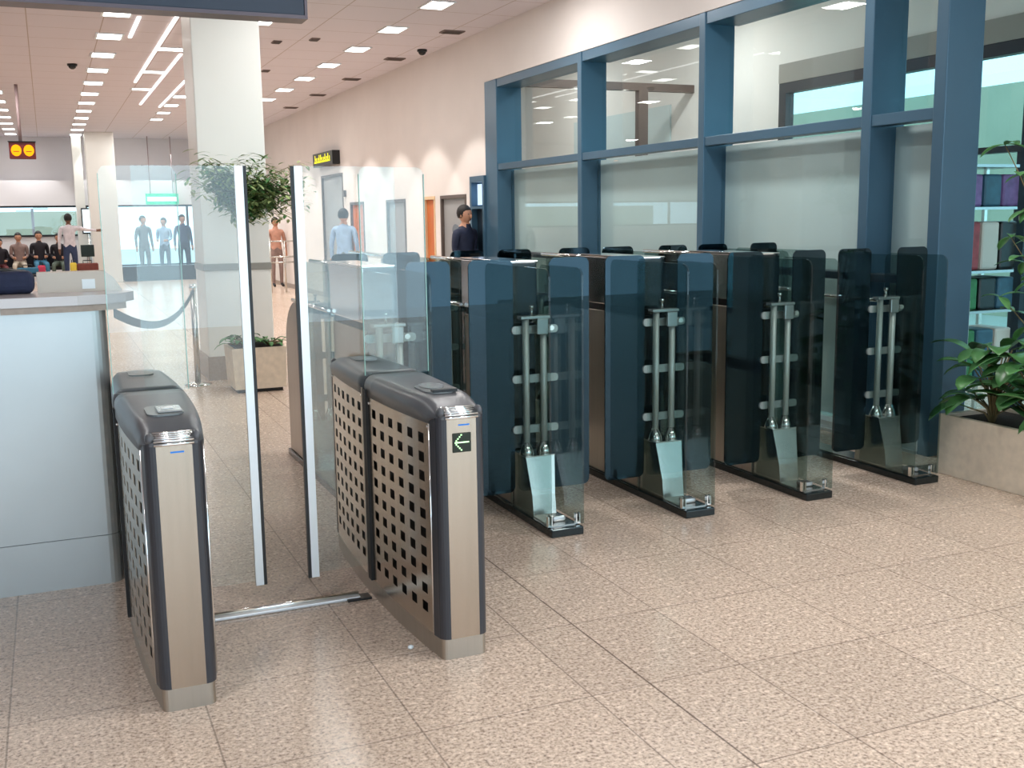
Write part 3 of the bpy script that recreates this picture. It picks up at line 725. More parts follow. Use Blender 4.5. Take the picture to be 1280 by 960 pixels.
# ------------------------------------------------------------------ smoked glass gate barriers
def make_barrier():
    t = thing('glass_gate', '', 'gate')
    # origin: floor, centre line, front end of plinth at y=0
    B('base_plinth', M['blackgloss'], t, -0.09, 0.09, 0.0, 2.56, 0, 0.042, 0.005)
    B('plinth_plate', M['steel_h'], t, -0.07, 0.07, 0.05, 2.52, 0.042, 0.047)
    def ypane(name, x, y0, y1, z0, z1, r0=0.05, par=t):
        poly = [(y1, z0), (y0, z0)]
        for k in range(7):
            a = math.radians(180 - 15 * k)
            poly.insert(1 + 0, None) if False else None
        pts = [(y0, z0), (y1, z0)]
        for k in range(7):
            a = math.radians(15 * k); pts.append((y1 - r0 + r0 * math.cos(a), z1 - r0 + r0 * math.sin(a)))
        for k in range(7):
            a = math.radians(90 + 15 * k); pts.append((y0 + r0 + r0 * math.cos(a), z1 - r0 + r0 * math.sin(a)))
        return MB().prism(pts, x - 0.005, x + 0.005, 'x').build(name, M['smoke'], par)
    ypane('side_glass', -0.084, -0.01 + 0.03, 0.52, 0.05, 1.345)
    ypane('side_glass', 0.096, -0.01 + 0.03, 0.52, 0.05, 1.345)
    ypane('side_glass', -0.084, 1.24, 2.10, 0.05, 1.345)
    ypane('side_glass', 0.096, 1.24, 2.10, 0.05, 1.345)
    # middle steel housing and head
    B('steel_housing', M['steel'], t, -0.07, 0.07, 0.54, 1.22, 0.047, 1.035, 0.004)
    B('shadow_gap', M['black'], t, -0.062, 0.062, 0.55, 1.21, 1.035, 1.075)
    hd = B('head_box', M['steel_head'], t, -0.082, 0.082, 0.53, 1.23, 1.075, 1.355, 0.006)
    B('head_cap', M['chrome'], hd, -0.086, 0.086, 0.525, 1.235, 1.355, 1.366, 0.003)
    B('darkening_plate', M['blackgloss'], t, -0.068, 0.068, 0.526, 0.540, 0.047, 1.035)  # black plates added to keep the steel fronts from mirroring daylight
    B('darkening_plate', M['blackgloss'], hd, -0.078, 0.078, 0.518, 0.530, 1.078, 1.352)
    # rear housing with curved shoulder
    pts = [(2.12, 0.047), (2.53, 0.047), (2.53, 0.78)]
    for k in range(9):
        a = PI / 2 * k / 8
        pts.append((2.53 - 0.40 * (1 - math.cos(a)) , 0.78 + 0.30 * math.sin(a)))
    MB().prism(pts, -0.075, 0.075, 'x').build('rear_housing', M['steel'], t)
    # pedestals with twin pipes, front and rear pivots
    for k, yc in enumerate((0.40, 1.90)):
        sg = 1 if k == 0 else -1
        zt = 0.345
        bot = [(-0.066, yc - 0.13, 0.047), (0.066, yc - 0.13, 0.047), (0.066, yc + 0.15, 0.047), (-0.066, yc + 0.15, 0.047)]
        mid = [(-0.066, yc - 0.115, 0.15), (0.066, yc - 0.115, 0.15), (0.066, yc + 0.14, 0.15), (-0.066, yc + 0.14, 0.15)]
        top = [(-0.078, yc - 0.065, zt), (0.088, yc - 0.065, zt), (0.088, yc + 0.085, zt), (-0.078, yc + 0.085, zt)]
        if k: bot, mid, top = [[(x, 2 * yc - y, z) for x, y, z in reversed(rg)] for rg in (bot, mid, top)]
        pd = MB().loft([bot, mid, top], smooth=False).build('pedestal', M['steel_h'], t)
        B('pedestal_lid', M['chrome'], pd, -0.080, 0.090, yc - 0.07, yc + 0.088, zt, zt + 0.006, 0.002)
        for sx in (-1, 1):
            x = 0.008 + sx * 0.051
            pp = MB().tube([(x, yc, zt + 0.006), (x, yc, 1.075)], 0.0178, 14).build('pipe', M['pipe'], t)
            MB().tube([(x, yc, zt + 0.006), (x, yc, zt + 0.022), (x, yc, zt + 0.07)], [0.041, 0.036, 0.019], 16).build('cone_foot', M['chrome'], pp)
        br = MB().box(-0.080, 0.088, yc - 0.028, yc + 0.028, 1.068, 1.085, 0.004).box(0.01, 0.075, yc - 0.036, yc - 0.016, 0.985, 1.07, 0.006).build('bracket', M['silver'], t)
        MB().tube([(-0.012, yc - 0.01, 1.085), (-0.012, yc - 0.01, 1.125)], [0.007, 0.007], 10).tube([(-0.012, yc - 0.01, 1.125), (-0.012, yc - 0.01, 1.14)], [0.014, 0.014], 10).build('bracket_bolt', M['chrome'], br)
        MB().tube([(0.088, yc - 0.045, 1.02), (0.088, yc - 0.02, 1.02)], 0.014, 10).build('bracket_bolt', M['chrome'], br)
        for z in (1.01, 0.75, 0.48):
            MB().prism([(a, b) for a, b in rrect(0.265, 0.042, 0.018, 4, 0.02, z)], yc + 0.016, yc + 0.028, 'y').build('leaf_clamp', M['tabgrey'], t)
        for s in (-1, 1):
            x0, x1 = sorted((s * 0.105 + 0.006, s * 0.345))
            poly = rrect(x1 - x0, 1.24, 0.035, 6, (x0 + x1) / 2, 0.14 + 0.62)
            MB().prism(poly, yc + 0.029, yc + 0.039, 'y').build('glass_leaf', M['smoke_leaf'], t)
    # top handrail from head to bracket, and front panes' little chrome shoes
    MB().tube([(-0.03, 0.43, 1.062), (-0.03, 0.54, 1.062)], 0.011, 10).build('handrail', M['chrome'], t)
    MB().tube([(-0.098, 1.2, 1.09), (-0.098, 2.16, 1.09)], 0.011, 10).build('handrail', M['chrome'], t)
    MB().tube([(-0.03, 1.236, 1.345), (-0.03, 1.9, 1.345)], 0.012, 10).build('top_rail', M['chrome'], t)
    for sx in (-1, 1):
        MB().box(sx * 0.078 - 0.012, sx * 0.078 + 0.012, 0.04, 0.062, 0.047, 0.056).box(sx * 0.078 - 0.012, sx * 0.078 - 0.006, 0.04, 0.062, 0.056, 0.10).box(sx * 0.078 + 0.006, sx * 0.078 + 0.012, 0.04, 0.062, 0.056, 0.10).build('glass_shoe', M['chrome'], t)
    B('sensor_block', M['silver'], t, -0.03, 0.045, 0.11, 0.18, 0.047, 0.075, 0.01)
    return t
br0 = make_barrier()
bl = ['smoked glass gate standing beside the planter', 'smoked glass gate second from the planter', 'smoked glass gate third from the planter, in the middle of the five', 'smoked glass gate fourth from the planter, past the arrow cabinet',
      'smoked glass gate last in the row from the planter, behind the arrow cabinet']
for i in range(5):
    b = br0 if i == 0 else copy_tree(br0)
    if i == 4:      # the end gate has no leaves on its outer side
        for ch in list(b.children):
            if ch.name.startswith('glass_leaf') and sum(v.co.x for v in ch.data.vertices) < 0: bpy.data.objects.remove(ch)
    if i == 0: end_gate = b
    b.location = (2.30 + 0.79 * (3 - i), 4.64, 0); b['label'] = bl[i]; b['group'] = 'row of smoked glass gates'
for ch in list(end_gate.children):    # the gate beside the planter has no housing, only its rail
    if ch.name.split('.')[0] in ('steel_housing', 'shadow_gap', 'head_box', 'darkening_plate', 'top_rail'):
        for g in list(ch.children): bpy.data.objects.remove(g)
        bpy.data.objects.remove(ch)
MB().tube([(-0.03, 0.54, 1.062), (-0.03, 1.26, 1.062)], 0.011, 10).build('handrail', M['chrome'], end_gate)
t = thing('overhead_bar', 'thin bright metal bar along the top behind the smoked gates', 'rail', (2.16, 7.15, 0))
MB().tube([(0, -0.55, 1.335), (0, 1.0, 1.335)], 0.019, 10).build('bar', M['chrome'], t)
for y in (0.12, 0.96): MB().tube([(0, y, 0), (0, y, 1.34)], 0.014, 10).build('post', M['steel_h'], t)

# ------------------------------------------------------------------ counter with items
t = thing('service_counter', 'grey metallic service counter with rounded countertop', 'counter', (0, 4.91, 0))
poly = [(-1.8, 0.0)] + [(0.152 + 0.06 * math.sin(a * PI / 12), 0.06 - 0.06 * math.cos(a * PI / 12)) for a in range(7)] + [(0.212, 0.55), (-1.8, 0.55)]
MB().prism(poly, 0.225, 1.25, 'z').build('upper_panel', M['counter'], t)
MB().prism(poly, 0.0, 0.222, 'z').build('lower_panel', M['counter'], t)
MB().prism([(a * 0.995, b + 0.004) for a, b in poly], 0.2, 0.23, 'z').build('seam', M['bumper'], t)
ctop = [(-1.8, -0.10), (-0.55, -0.10), (-0.2, -0.05), (0.10, -0.035), (0.22, 0.0), (0.30, 0.08), (0.34, 0.17), (0.31, 0.26), (0.25, 0.34), (0.23, 0.42), (-1.8, 0.42)]
MB().prism(ctop, 1.25, 1.29, 'z').build('countertop', M['counter_top'], t)
MB().prism([(-0.2, -0.045), (0.10, -0.03), (0.22, 0.005), (0.30, 0.085), (0.2, 0.2), (-0.2, 0.1)], 1.222, 1.25, 'z').build('countertop_lip', M['plinth_grey'], t)
t = thing('document_box', 'cream slant-fronted box on the grey counter', 'box', (0.10, 5.18, 1.29))
MB().prism([(-0.155, 0), (0.20, 0), (0.165, 0.06), (0.13, 0.088), (-0.155, 0.088)], 0, 0.14, 'y').build('body', M['cream'], t)
B('label_panel', M['white_panel'], t, 0.03, 0.085, -0.003, 0, 0.012, 0.055)
t = thing('shoulder_bag', 'soft navy bag lying on the grey counter beside the cream box', 'bag', (-0.30, 5.20, 1.29))
bm = MB().box(-0.25, 0.235, -0.07, 0.09, 0, 0.10, 0.035, 4); bm.build('body', M['navy'], t)
MB().tube([(-0.2, 0, 0.09), (-0.1, -0.02, 0.115), (0.05, 0.0, 0.112), (0.2, 0.02, 0.09)], 0.012, 8).build('strap', M['black'], t)
t = thing('stanchion', 'steel queue post with a sagging belt beside the white column', 'stanchion', (1.26, 10.7, 0))
MB().tube([(0, 0, 0), (0, 0, 0.012), (0, 0, 0.03)], [0.13, 0.13, 0.04], 24).build('base', M['chrome'], t)
MB().tube([(0, 0, 0.03), (0, 0, 0.93)], 0.028, 16).build('post', M['steel_h'], t)
MB().tube([(0, 0, 0.93), (0, 0, 0.99)], 0.034, 16).build('belt_head', M['chrome'], t)
m = MB(); pa = Vector((0, -0.03, 0.93)); pb = Vector((-0.98, -5.05, 0.03 + 1.12)); ring = []
pts = []
for k in range(25):
    s_ = k / 24; p = pa.lerp(pb, s_); p.z -= 0.17 * 4 * s_ * (1 - s_); pts.append(p)
rings = [[(p.x - 0.003, p.y, p.z - 0.024), (p.x + 0.003, p.y, p.z - 0.024), (p.x + 0.003, p.y, p.z + 0.024), (p.x - 0.003, p.y, p.z + 0.024)] for p in pts]
m.loft(rings, smooth=False).build('belt', M['strap'], t)

# ------------------------------------------------------------------ plants
def leaf_blade(bm, base, d, length, width, droop, fold=0.25, mat=0, n=6):
    base = Vector(base); d = Vector(d).normalized()
    side = d.cross(Vector((0, 0, 1)))
    if side.length < 0.05: side = Vector((1, 0, 0))
    side.normalize()
    p = base.copy(); cur = d.copy(); prev = None
    for k in range(n + 1):
        s_ = k / n
        wv = width * (math.sin(PI * min(1, s_ * 0.93 + 0.05)) ** 0.75) * 0.5 if k < n else 0.001
        nrm = side.cross(cur).normalized()
        a = bm.verts.new(p + side * wv + nrm * fold * wv); c = bm.verts.new(p); b = bm.verts.new(p - side * wv + nrm * fold * wv)
        if prev:
            for q in ((prev[0], prev[1], c, a), (prev[1], prev[2], b, c)):
                f = bm.faces.new(q); f.smooth = True; f.material_index = mat
        prev = (a, c, b)
        p = p + cur * (length / n)
        cur = (cur + Vector((0, 0, -droop / n))).normalized()

t = thing('planter', 'long beige stone planter box along the glazed screen', 'planter', (5.21, 3.42, 0))
w0, w1 = -0.27, 0.27
MB().box(w0, w0 + 0.035, -1.42, 1.42, 0, 0.37, 0.004).box(w1 - 0.035, w1, -1.42, 1.42, 0, 0.37, 0.004).box(w0 + 0.035, w1 - 0.035, 1.385, 1.42, 0, 0.37, 0.004).box(w0 + 0.035, w1 - 0.035, -1.42, -1.385, 0, 0.37, 0.004).build('box_wall', M['stone'], t)
B('soil', M['soil'], t, w0 + 0.035, w1 - 0.035, -1.385, 1.385, 0.02, 0.345)
rr = random.Random(11)
def leafy(name, label, x, y, z, n, hmin, hmax, wl, ww, mats, group='green plants in the beige planter', lean=0.5, spread=PI * 2, a0=0.0, droop=1.2):
    t = thing(name, label, 'plant', (x, y, z), 0, group)
    ml = MB(); ms = MB()
    for k in range(n):
        a = a0 + spread * (k + rr.uniform(-0.3, 0.3)) / n
        h = rr.uniform(hmin, hmax); r_ = rr.uniform(0.06, 0.16) * lean * 2
        tip = Vector((math.cos(a) * r_, math.sin(a) * r_, h))
        mid = Vector((math.cos(a) * r_ * 0.3, math.sin(a) * r_ * 0.3, h * 0.6))
        ms.tube([(0, 0, -0.02), mid, tip], [0.008, 0.006, 0.004], 6)
        d = Vector((math.cos(a), math.sin(a), rr.uniform(0.1, 0.9)))
        leaf_blade(ml.bm, tip, d, wl * rr.uniform(0.8, 1.2), ww * rr.uniform(0.8, 1.15), droop * rr.uniform(0.7, 1.5), 0.25, rr.choice((0, 1)))
    ms.build('stems', M['stem'], t)
    o = ml.build('foliage', mats, t)
    sm = o.modifiers.new('thick', 'SOLIDIFY'); sm.thickness = 0.0015
    return t
G = [M['leaf'], M['leaf_dark']]
leafy('leafy_plant', 'broad-leaved plant at the planter end beside the gates', 5.10, 4.58, 0.345, 34, 0.08, 0.46, 0.24, 0.125, G)
leafy('leafy_plant', 'broad-leaved plant with upright leaves, second from the planter end', 5.12, 4.30, 0.345, 34, 0.12, 0.55, 0.26, 0.13, G)
leafy('leafy_plant', 'broad-leaved plant drooping over the planter rim', 5.05, 4.02, 0.345, 18, 0.08, 0.30, 0.28, 0.11, G)
# tall plant whose branches lean into view
t = thing('tall_plant', 'tall thin-stemmed plant with oval leaves above the planter', 'plant', (5.14, 4.05, 0.345), 0, None)
ml = MB(); ms = MB()
for k, (tx, ty, tz) in enumerate(((-0.10, 0.50, 1.62), (0.0, 0.42, 1.45), (-0.06, 0.46, 1.10), (0.05, 0.45, 0.95), (-0.12, 0.30, 1.25), (0.10, 0.3, 1.75), (-0.05, 0.52, 0.75))):
    A = Vector((0, 0, 0)); Bv = Vector((tx * 0.3, ty * 0.2, tz * 0.6)); C = Vector((tx, ty, tz))
    pts = [A * (1 - s_) ** 2 + Bv * 2 * s_ * (1 - s_) + C * s_ ** 2 for s_ in [j / 8 for j in range(9)]]
    ms.tube(pts, [0.008 - 0.0007 * j for j in range(9)], 6)
    for j in range(4, 9):
        a = rr.uniform(0, 2 * PI)
        for q in range(2 if j < 8 else 3):
            a += PI * 0.8
            leaf_blade(ml.bm, pts[j], (math.cos(a), math.sin(a), rr.uniform(-0.5, 0.5)), rr.uniform(0.11, 0.17), rr.uniform(0.045, 0.065), 0.9, 0.2, rr.choice((0, 0, 1)))
ms.build('stems', M['stem'], t); o = ml.build('foliage', G, t)
o.modifiers.new('thick', 'SOLIDIFY').thickness = 0.0015
m = MB()
for k in range(5): leaf_blade(m.bm, (5.02 + 0.01 * k, 4.12 - 0.02 * k, 0.35), (math.cos(k * 1.3), math.sin(k * 1.3), 0.4), 0.13, 0.03, 0.9, 0.2)
tag(m.build('yellow_flower', M['yellow'], None), 'small yellow blossom at the soil of the beige planter', 'flower')

# potted tree by the column
t = thing('planter_pot', 'square stone pot with low greenery at the column foot', 'planter', (1.74, 10.20, 0))
B('base', M['black'], t, -0.21, 0.21, -0.2, 0.2, 0, 0.035)
MB().prism([(-0.235, 0.035), (0.235, 0.035), (0.252, 0.42), (-0.252, 0.42)], -0.24, 0.24, 'y').build('body', M['stone'], t)
B('soil', M['soil'], t, -0.22, 0.22, -0.21, 0.21, 0.42, 0.43)
leafy('low_plant', 'low green plant filling the stone pot at the column', 1.62, 10.12, 0.43, 26, 0.02, 0.09, 0.13, 0.05, [M['leaf_dark'], M['leaf']], None, 0.45)
leafy('low_plant', 'smaller green tuft at the edge of the stone pot', 1.86, 10.10, 0.43, 16, 0.01, 0.06, 0.11, 0.045, [M['leaf_dark'], M['leaf']], None, 0.4)
t = thing('indoor_tree', 'slender indoor tree with a wide flat crown before the column', 'tree', (1.705, 10.22, 0.43))
MB().tube([(0, 0, -0.01), (0.005, 0, 0.5), (-0.01, 0.01, 1.0), (0.0, 0, 1.5)], [0.02, 0.018, 0.016, 0.012], 10).build('trunk', M['stem'], t)
ml = MB(); ms = MB(); rt = random.Random(5)
for k in range(70):
    a = rt.uniform(0, 2 * PI); R_ = rt.uniform(0.12, 0.52)
    cx, cy, cz = 0.07 + math.cos(a) * R_ * 1.0, math.sin(a) * R_ * 0.85, 1.36 + 0.30 * rt.random() * (1 - 0.5 * R_) + 0.09
    if cx < -0.28: cz += 0.04
    if cx > -0.2 and rt.random() < 0.55: cz -= rt.uniform(0.1, 0.28)
    base = Vector((0, 0, 1.05 + 0.35 * rt.random())); tip = Vector((cx, cy, cz)); mid = (base + tip) / 2 + Vector((0, 0, 0.08))
    ms.tube([base, mid, tip], [0.006, 0.004, 0.002], 5)
    for j in range(46):
        s_ = rt.uniform(0.35, 1.1); p = base.lerp(tip, s_) + Vector((rt.uniform(-.09, .09), rt.uniform(-.09, .09), rt.uniform(-.05, .07)))
        b_ = rt.uniform(0, 2 * PI)
        leaf_blade(ml.bm, p, (math.cos(b_), math.sin(b_), rt.uniform(-0.35, 0.15)), rt.uniform(0.08, 0.14), rt.uniform(0.022, 0.036), 0.5, 0.15, rt.choice((0, 0, 1)), 4)
ms.build('branches', M['stem'], t)
ml.build('foliage', [M['leaf_tree'], M['leaf']], t)

# ------------------------------------------------------------------ people
def person(label, loc, rotz, pose, shirt, trousers, hair='hair', skin='skin', h=1.7, group=None):
    t = thing('person', label, 'person', loc, rotz, group)
    k = h / 1.7
    J = {}
    sit = pose == 'sit'
    hip = 0.545 if sit else 0.92
    J['pel'] = (0, 0, hip); J['waist'] = (0, 0.005, hip + 0.16); J['chest'] = (0, 0.0, hip + 0.38); J['neck'] = (0, 0.0, hip + 0.555); J['skull'] = (0, -0.01, hip + 0.62)
    segs = []
    V = [J['pel'], J['waist'], J['chest'], J['neck'], J['skull']]
    Rr = [(0.145, 0.11), (0.13, 0.10), (0.155, 0.11), (0.064, 0.06), (0.058, 0.058)]
    E = [(0, 1), (1, 2), (2, 3), (3, 4)]
    lab = [0, 0, 0, 2]     # 0 shirt 1 trousers 2 skin 3 shoe
    def add(p, r, par, l):
        V.append(p); Rr.append((r, r)); E.append((par, len(V) - 1)); lab.append(l); return len(V) - 1
    for s in (-1, 1):
        a = add((s * 0.175, 0, hip + 0.475), 0.064, 2, 0)
        if pose == 'arm_out' and s > 0:
            b = add((0.40, -0.10, hip + 0.42), 0.042, a, 0); c = add((0.62, -0.16, hip + 0.40), 0.034, b, 0); hd = add((0.70, -0.18, hip + 0.40), 0.03, c, 2)
            fd = Vector((1, -0.2, 0))
        elif sit or pose == 'hold':
            b = add((s * 0.195, 0.02, hip + 0.22), 0.043, a, 0); c = add((s * 0.14, -0.20, hip + 0.17), 0.034, b, 0); hd = add((s * 0.10, -0.27, hip + 0.17), 0.03, c, 2)
            fd = Vector((-s * 0.3, -1, -0.2))
        else:
            b = add((s * 0.225, 0.02, hip + 0.20), 0.043, a, 0); c = add((s * 0.235, -0.02, hip - 0.03), 0.034, b, 0); hd = add((s * 0.235, -0.03, hip - 0.11), 0.03, c, 2)
            fd = Vector((0, -0.15, -1))
        fd.normalize(); sd = fd.cross(Vector((1, 0, 0)) if abs(fd.x) < 0.7 else Vector((0, 1, 0))).normalized()
        for q in range(4):
            f0 = Vector(V[hd]) + sd * (q - 1.5) * 0.018
            f1 = f0 + fd * (0.055, 0.07, 0.065, 0.05)[q]
            i1 = add(tuple(f1), 0.009, hd, 2)
        add(tuple(Vector(V[hd]) + sd * 0.04 + fd * 0.03), 0.010, hd, 2)
        if sit:
            a = add((s * 0.10, -0.04, hip - 0.01), 0.085, 0, 1); b = add((s * 0.12, -0.42, hip - 0.01), 0.06, a, 1); c = add((s * 0.12, -0.45, 0.10), 0.042, b, 1); add((s * 0.12, -0.58, 0.04), 0.035, c, 3)
        else:
            st = 0.10 * s if pose == 'walk' else 0.0
            a = add((s * 0.09, 0, hip - 0.06), 0.085, 0, 1); b = add((s * 0.10, -0.02 - st, 0.50), 0.06, a, 1); c = add((s * 0.10, 0.0 - st * 0.8 + (0.0), 0.09), 0.042, b, 1); add((s * 0.11, -0.13 - st * 0.8, 0.04), 0.036, c, 3)
    me = bpy.data.meshes.new('skel'); me.from_pydata(V, E, [])
    ob = bpy.data.objects.new('skel', me); COL.objects.link(ob)
    sk = ob.modifiers.new('s', 'SKIN'); ob.modifiers.new('u', 'SUBSURF').levels = 1
    for i, sv in enumerate(me.skin_vertices[0].data): sv.radius = Rr[i]; sv.use_root = (i == 0)
    dg = bpy.context.evaluated_depsgraph_get(); dg.update()
    bm = bmesh.new(); bm.from_mesh(bpy.data.meshes.new_from_object(ob.evaluated_get(dg)))
    bpy.data.objects.remove(ob)
    sg = [(Vector(V[a]), Vector(V[b]), l) for (a, b), l in zip(E, lab)]
    for f in bm.faces:
        c = f.calc_center_median(); best = 9; f.smooth = True
        for a, b, l in sg:
            ab = b - a; u = max(0, min(1, (c - a).dot(ab) / max(ab.length_squared, 1e-9))); dd = (c - a - ab * u).length
            if dd < best: best = dd; f.material_index = l
        if f.material_index == 0 and not sit and c.z < hip + 0.03 and abs(c.x) < 0.18: f.material_index = 1
    # head
    hz = hip + 0.685
    res = bmesh.ops.create_uvsphere(bm, u_segments=18, v_segments=14, radius=1.0)
    for v in res['verts']:
        x, y, z = v.co
        tp = 1.0 - 0.28 * max(0, -z)
        v.co = Vector((x * 0.083 * tp, y * 0.10 * tp - 0.012 * max(0, -z), z * 0.118 + hz))
        for f in v.link_faces: f.material_index = 2; f.smooth = True
    def blob(c, r, sc, mi):
        rs = bmesh.ops.create_uvsphere(bm, u_segments=8, v_segments=6, radius=r)
        for v in rs['verts']:
            v.co = Vector((v.co.x * sc[0] + c[0], v.co.y * sc[1] + c[1], v.co.z * sc[2] + c[2]))
            for f in v.link_faces: f.material_index = mi; f.smooth = True
    blob((0, -0.102, hz - 0.02), 0.017, (0.8, 1, 1.5), 2)
    for s in (-1, 1):
        blob((s * 0.03, -0.086, hz + 0.008), 0.010, (1.3, 0.8, 0.8), 4); blob((s * 0.079, 0.0, hz - 0.005), 0.02, (0.4, 0.8, 1.3), 2)
    blob((0, -0.090, hz - 0.06), 0.018, (1.2, 0.5, 0.35), 5)
    bmesh.ops.scale(bm, vec=(k, k, k), verts=bm.verts[:])
    m = MB(); m.bm.free(); m.bm = bm
    m.build('body', [M[shirt], M[trousers], M[skin], M['black'], M['eye'], M['lips']], t)
    hm = MB().ball((0, 0.014, hz + 0.026), 1.0, (0.092, 0.105, 0.110), 16)
    for v in hm.bm.verts:
        if v.co.y < -0.045 and v.co.z < hz + 0.055: v.co.y = -0.045
        if v.co.z < hz - 0.04: v.co.z = hz - 0.04
    bmesh.ops.scale(hm.bm, vec=(k, k, k), verts=hm.bm.verts[:])
    hm.build('hair', M[hair], t)
    return t
person('person in white shirt and blue jeans reaching an arm out in the distance', (0.52, 29.3, 0), PI, 'arm_out', 'c_white', 'c_jeans', skin='skin_dark', h=1.78).scale = (-1, 1, 1)
person('person in dark navy jacket standing at the framed opening', (5.02, 13.1, 0), 0.5, 'hold', 'c_navy', 'c_black', h=1.72)
person('person in pale blue shirt near the cream wall seen through the clear glass', (4.78, 18.4, 0), 2.6, 'stand', 'c_blue', 'c_grey', h=1.74)
person('person in salmon top behind the tubular guard rail', (4.95, 25.4, 0), 0.1, 'stand', 'c_orange', 'c_brown', h=1.62)
person('seated person in brown top, far along the bench from the white-shirted one', (-0.68, 30.28, 0), 0, 'sit', 'c_brown', 'c_beige', h=1.7)
person('seated person in dark top on the middle of the bench', (-0.20, 30.28, 0), 0.1, 'sit', 'c_black', 'c_teal', h=1.74)
person('seated person in black top beside the white-shirted one', (0.27, 30.28, 0), -0.1, 'sit', 'c_black', 'c_green', h=1.66)
person('seated person in dark clothes at the frame edge of the bench', (-1.13, 30.28, 0), 0.1, 'sit', 'c_black', 'c_maroon', h=1.52)
person('standing grey figure at the end glazing below the green sign edge', (2.46, 31.25, 0), 0.4, 'stand', 'c_grey', 'c_grey', h=1.72)
person('standing blue-grey figure in the middle before the end glazing', (3.0, 31.25, 0), -0.4, 'hold', 'c_blue', 'c_jeans', h=1.66)
person('standing dark blue figure close to the column before the end glazing', (3.5, 31.2, 0), 0.2, 'stand', 'c_jeans', 'c_navy', h=1.74)

# seats, counter, luggage in the distance
t = thing('bench', 'long dark seating bench against the end wall', 'bench', (-0.9, 30.4, 0))
B('seat', M['c_black'], t, -1.6, 1.35, -0.25, 0.2, 0.38, 0.45, 0.02)
B('backrest', M['c_black'], t, -1.6, 1.35, 0.2, 0.26, 0.45, 0.8, 0.02)
for x in (-1.5, -0.1, 1.25): B('leg', M['steel_h'], t, x - 0.03, x + 0.03, -0.2, 0.2, 0, 0.38)
t = thing('low_counter', 'long low black counter below the end glazing', 'counter', (2.75, 30.6, 0))
B('body', M['black'], t, -0.95, 1.35, -0.2, 0.2, 0.04, 0.40, 0.01)
B('kick_base', M['bumper'], t, -0.9, 1.3, -0.16, 0.16, 0, 0.04)
t = thing('monitor_stand', 'dark monitor on a low stand beside the white-shirted person', 'monitor', (0.93, 29.4, 0))
B('screen', M['display'], t, -0.16, 0.16, 0, 0.05, 0.72, 1.02, 0.006)
MB().tube([(0, 0.03, 0.03), (0, 0.03, 0.72)], 0.03, 10).build('post', M['steel_h'], t)
B('foot', M['steel_h'], t, -0.15, 0.15, -0.1, 0.16, 0, 0.03, 0.005)
t = thing('light_box', 'upright white lit panel in a black frame beside the distant column', 'light box', (1.02, 31.0, 0))
B('panel', M['white_lamp'], t, -0.1, 0.14, 0, 0.04, 1.32, 1.93)
B('frame', M['black'], t, -0.13, 0.17, 0.04, 0.06, 1.28, 1.97)
MB().tube([(0.02, 0.05, 0.02), (0.02, 0.05, 1.28)], 0.03, 10).build('post', M['steel_h'], t)
B('foot', M['black'], t, -0.15, 0.2, -0.1, 0.2, 0, 0.02)
t = thing('light_box', 'tall white lit panel behind the salmon-topped person', 'light box', (4.98, 27.5, 0))
B('panel', M['white_lamp'], t, -0.13, 0.13, 0, 0.04, 1.05, 1.95); B('frame', M['black'], t, -0.15, 0.15, 0.04, 0.06, 0.0, 1.98)
def bag(name, label, x, y, wx, wy, wz, mat, z=0):
    t = thing(name, label, 'bag', (x, y, z))
    MB().box(-wx / 2, wx / 2, -wy / 2, wy / 2, 0, wz, 0.03, 3).build('body', M[mat], t)
    MB().tube([(-wx * 0.2, 0, wz - 0.01), (-wx * 0.2, 0, wz + 0.06), (wx * 0.2, 0, wz + 0.06), (wx * 0.2, 0, wz - 0.01)], 0.01, 6).build('handle', M['black'], t)
    return t
bag('carry_bag', 'bright pink bag on the table before the seated people', -0.16, 26.5, 0.16, 0.12, 0.18, 'pink', 0.46)
bag('carry_bag', 'blue bag on the table before the seated people', -0.45, 26.4, 0.45, 0.15, 0.14, 'c_teal', 0.46)
bag('suitcase', 'brown leather bag with a yellow-tagged end behind the counter', 0.80, 26.0, 0.45, 0.2, 0.22, 'brown_bag', 0.46)
bag('suitcase', 'small cream and yellow bag beside the brown leather one', 0.50, 26.0, 0.14, 0.2, 0.24, 'yellow', 0.46)
t = thing('low_table', 'long dark low table holding the bags in the distance', 'table', (0.0, 26.3, 0))
B('table_top', M['c_black'], t, -1.4, 1.2, -0.5, 0.5, 0.42, 0.46, 0.01)
for x in (-1.3, 1.1):
    for y in (-0.4, 0.4): B('leg', M['steel_h'], t, x - 0.02, x + 0.02, y - 0.02, y + 0.02, 0, 0.42)
t = thing('guard_rail', 'tubular steel guard rail before the salmon-topped person', 'rail', (4.78, 23.7, 0))
for z in (1.12, 0.78, 0.66): MB().tube([(-0.3, 0, z), (0.34, 0, z)], 0.018, 8).build('rail', M['steel_h'], t)
for x in (-0.3, 0.02, 0.34): MB().tube([(x, 0, 0), (x, 0, 1.12)], 0.02, 8).build('post', M['steel_h'], t)
t = thing('lamp_post', 'outdoor lamp post with two white heads beyond the end glazing', 'lamp post', (-0.35, 35.5, 0))
MB().tube([(0, 0, 0), (0, 0, 2.02)], 0.04, 10).build('post', M['pole'], t)
for s in (-1, 1): B('lamp_head', M['white_panel'], t, min(s * 0.03, s * 0.45), max(s * 0.03, s * 0.45), -0.1, 0.1, 1.95 + 0.03 * s, 2.02 + 0.03 * s, 0.02)
tag(MB().ball((0, 0, 0.012), 0.012, (1, 0.8, 0.7), 8).build('paper_scrap', M['white_panel'], None, (1.135, 3.62, 0)), 'tiny white scrap on the floor beside the arrow cabinet', 'scrap')

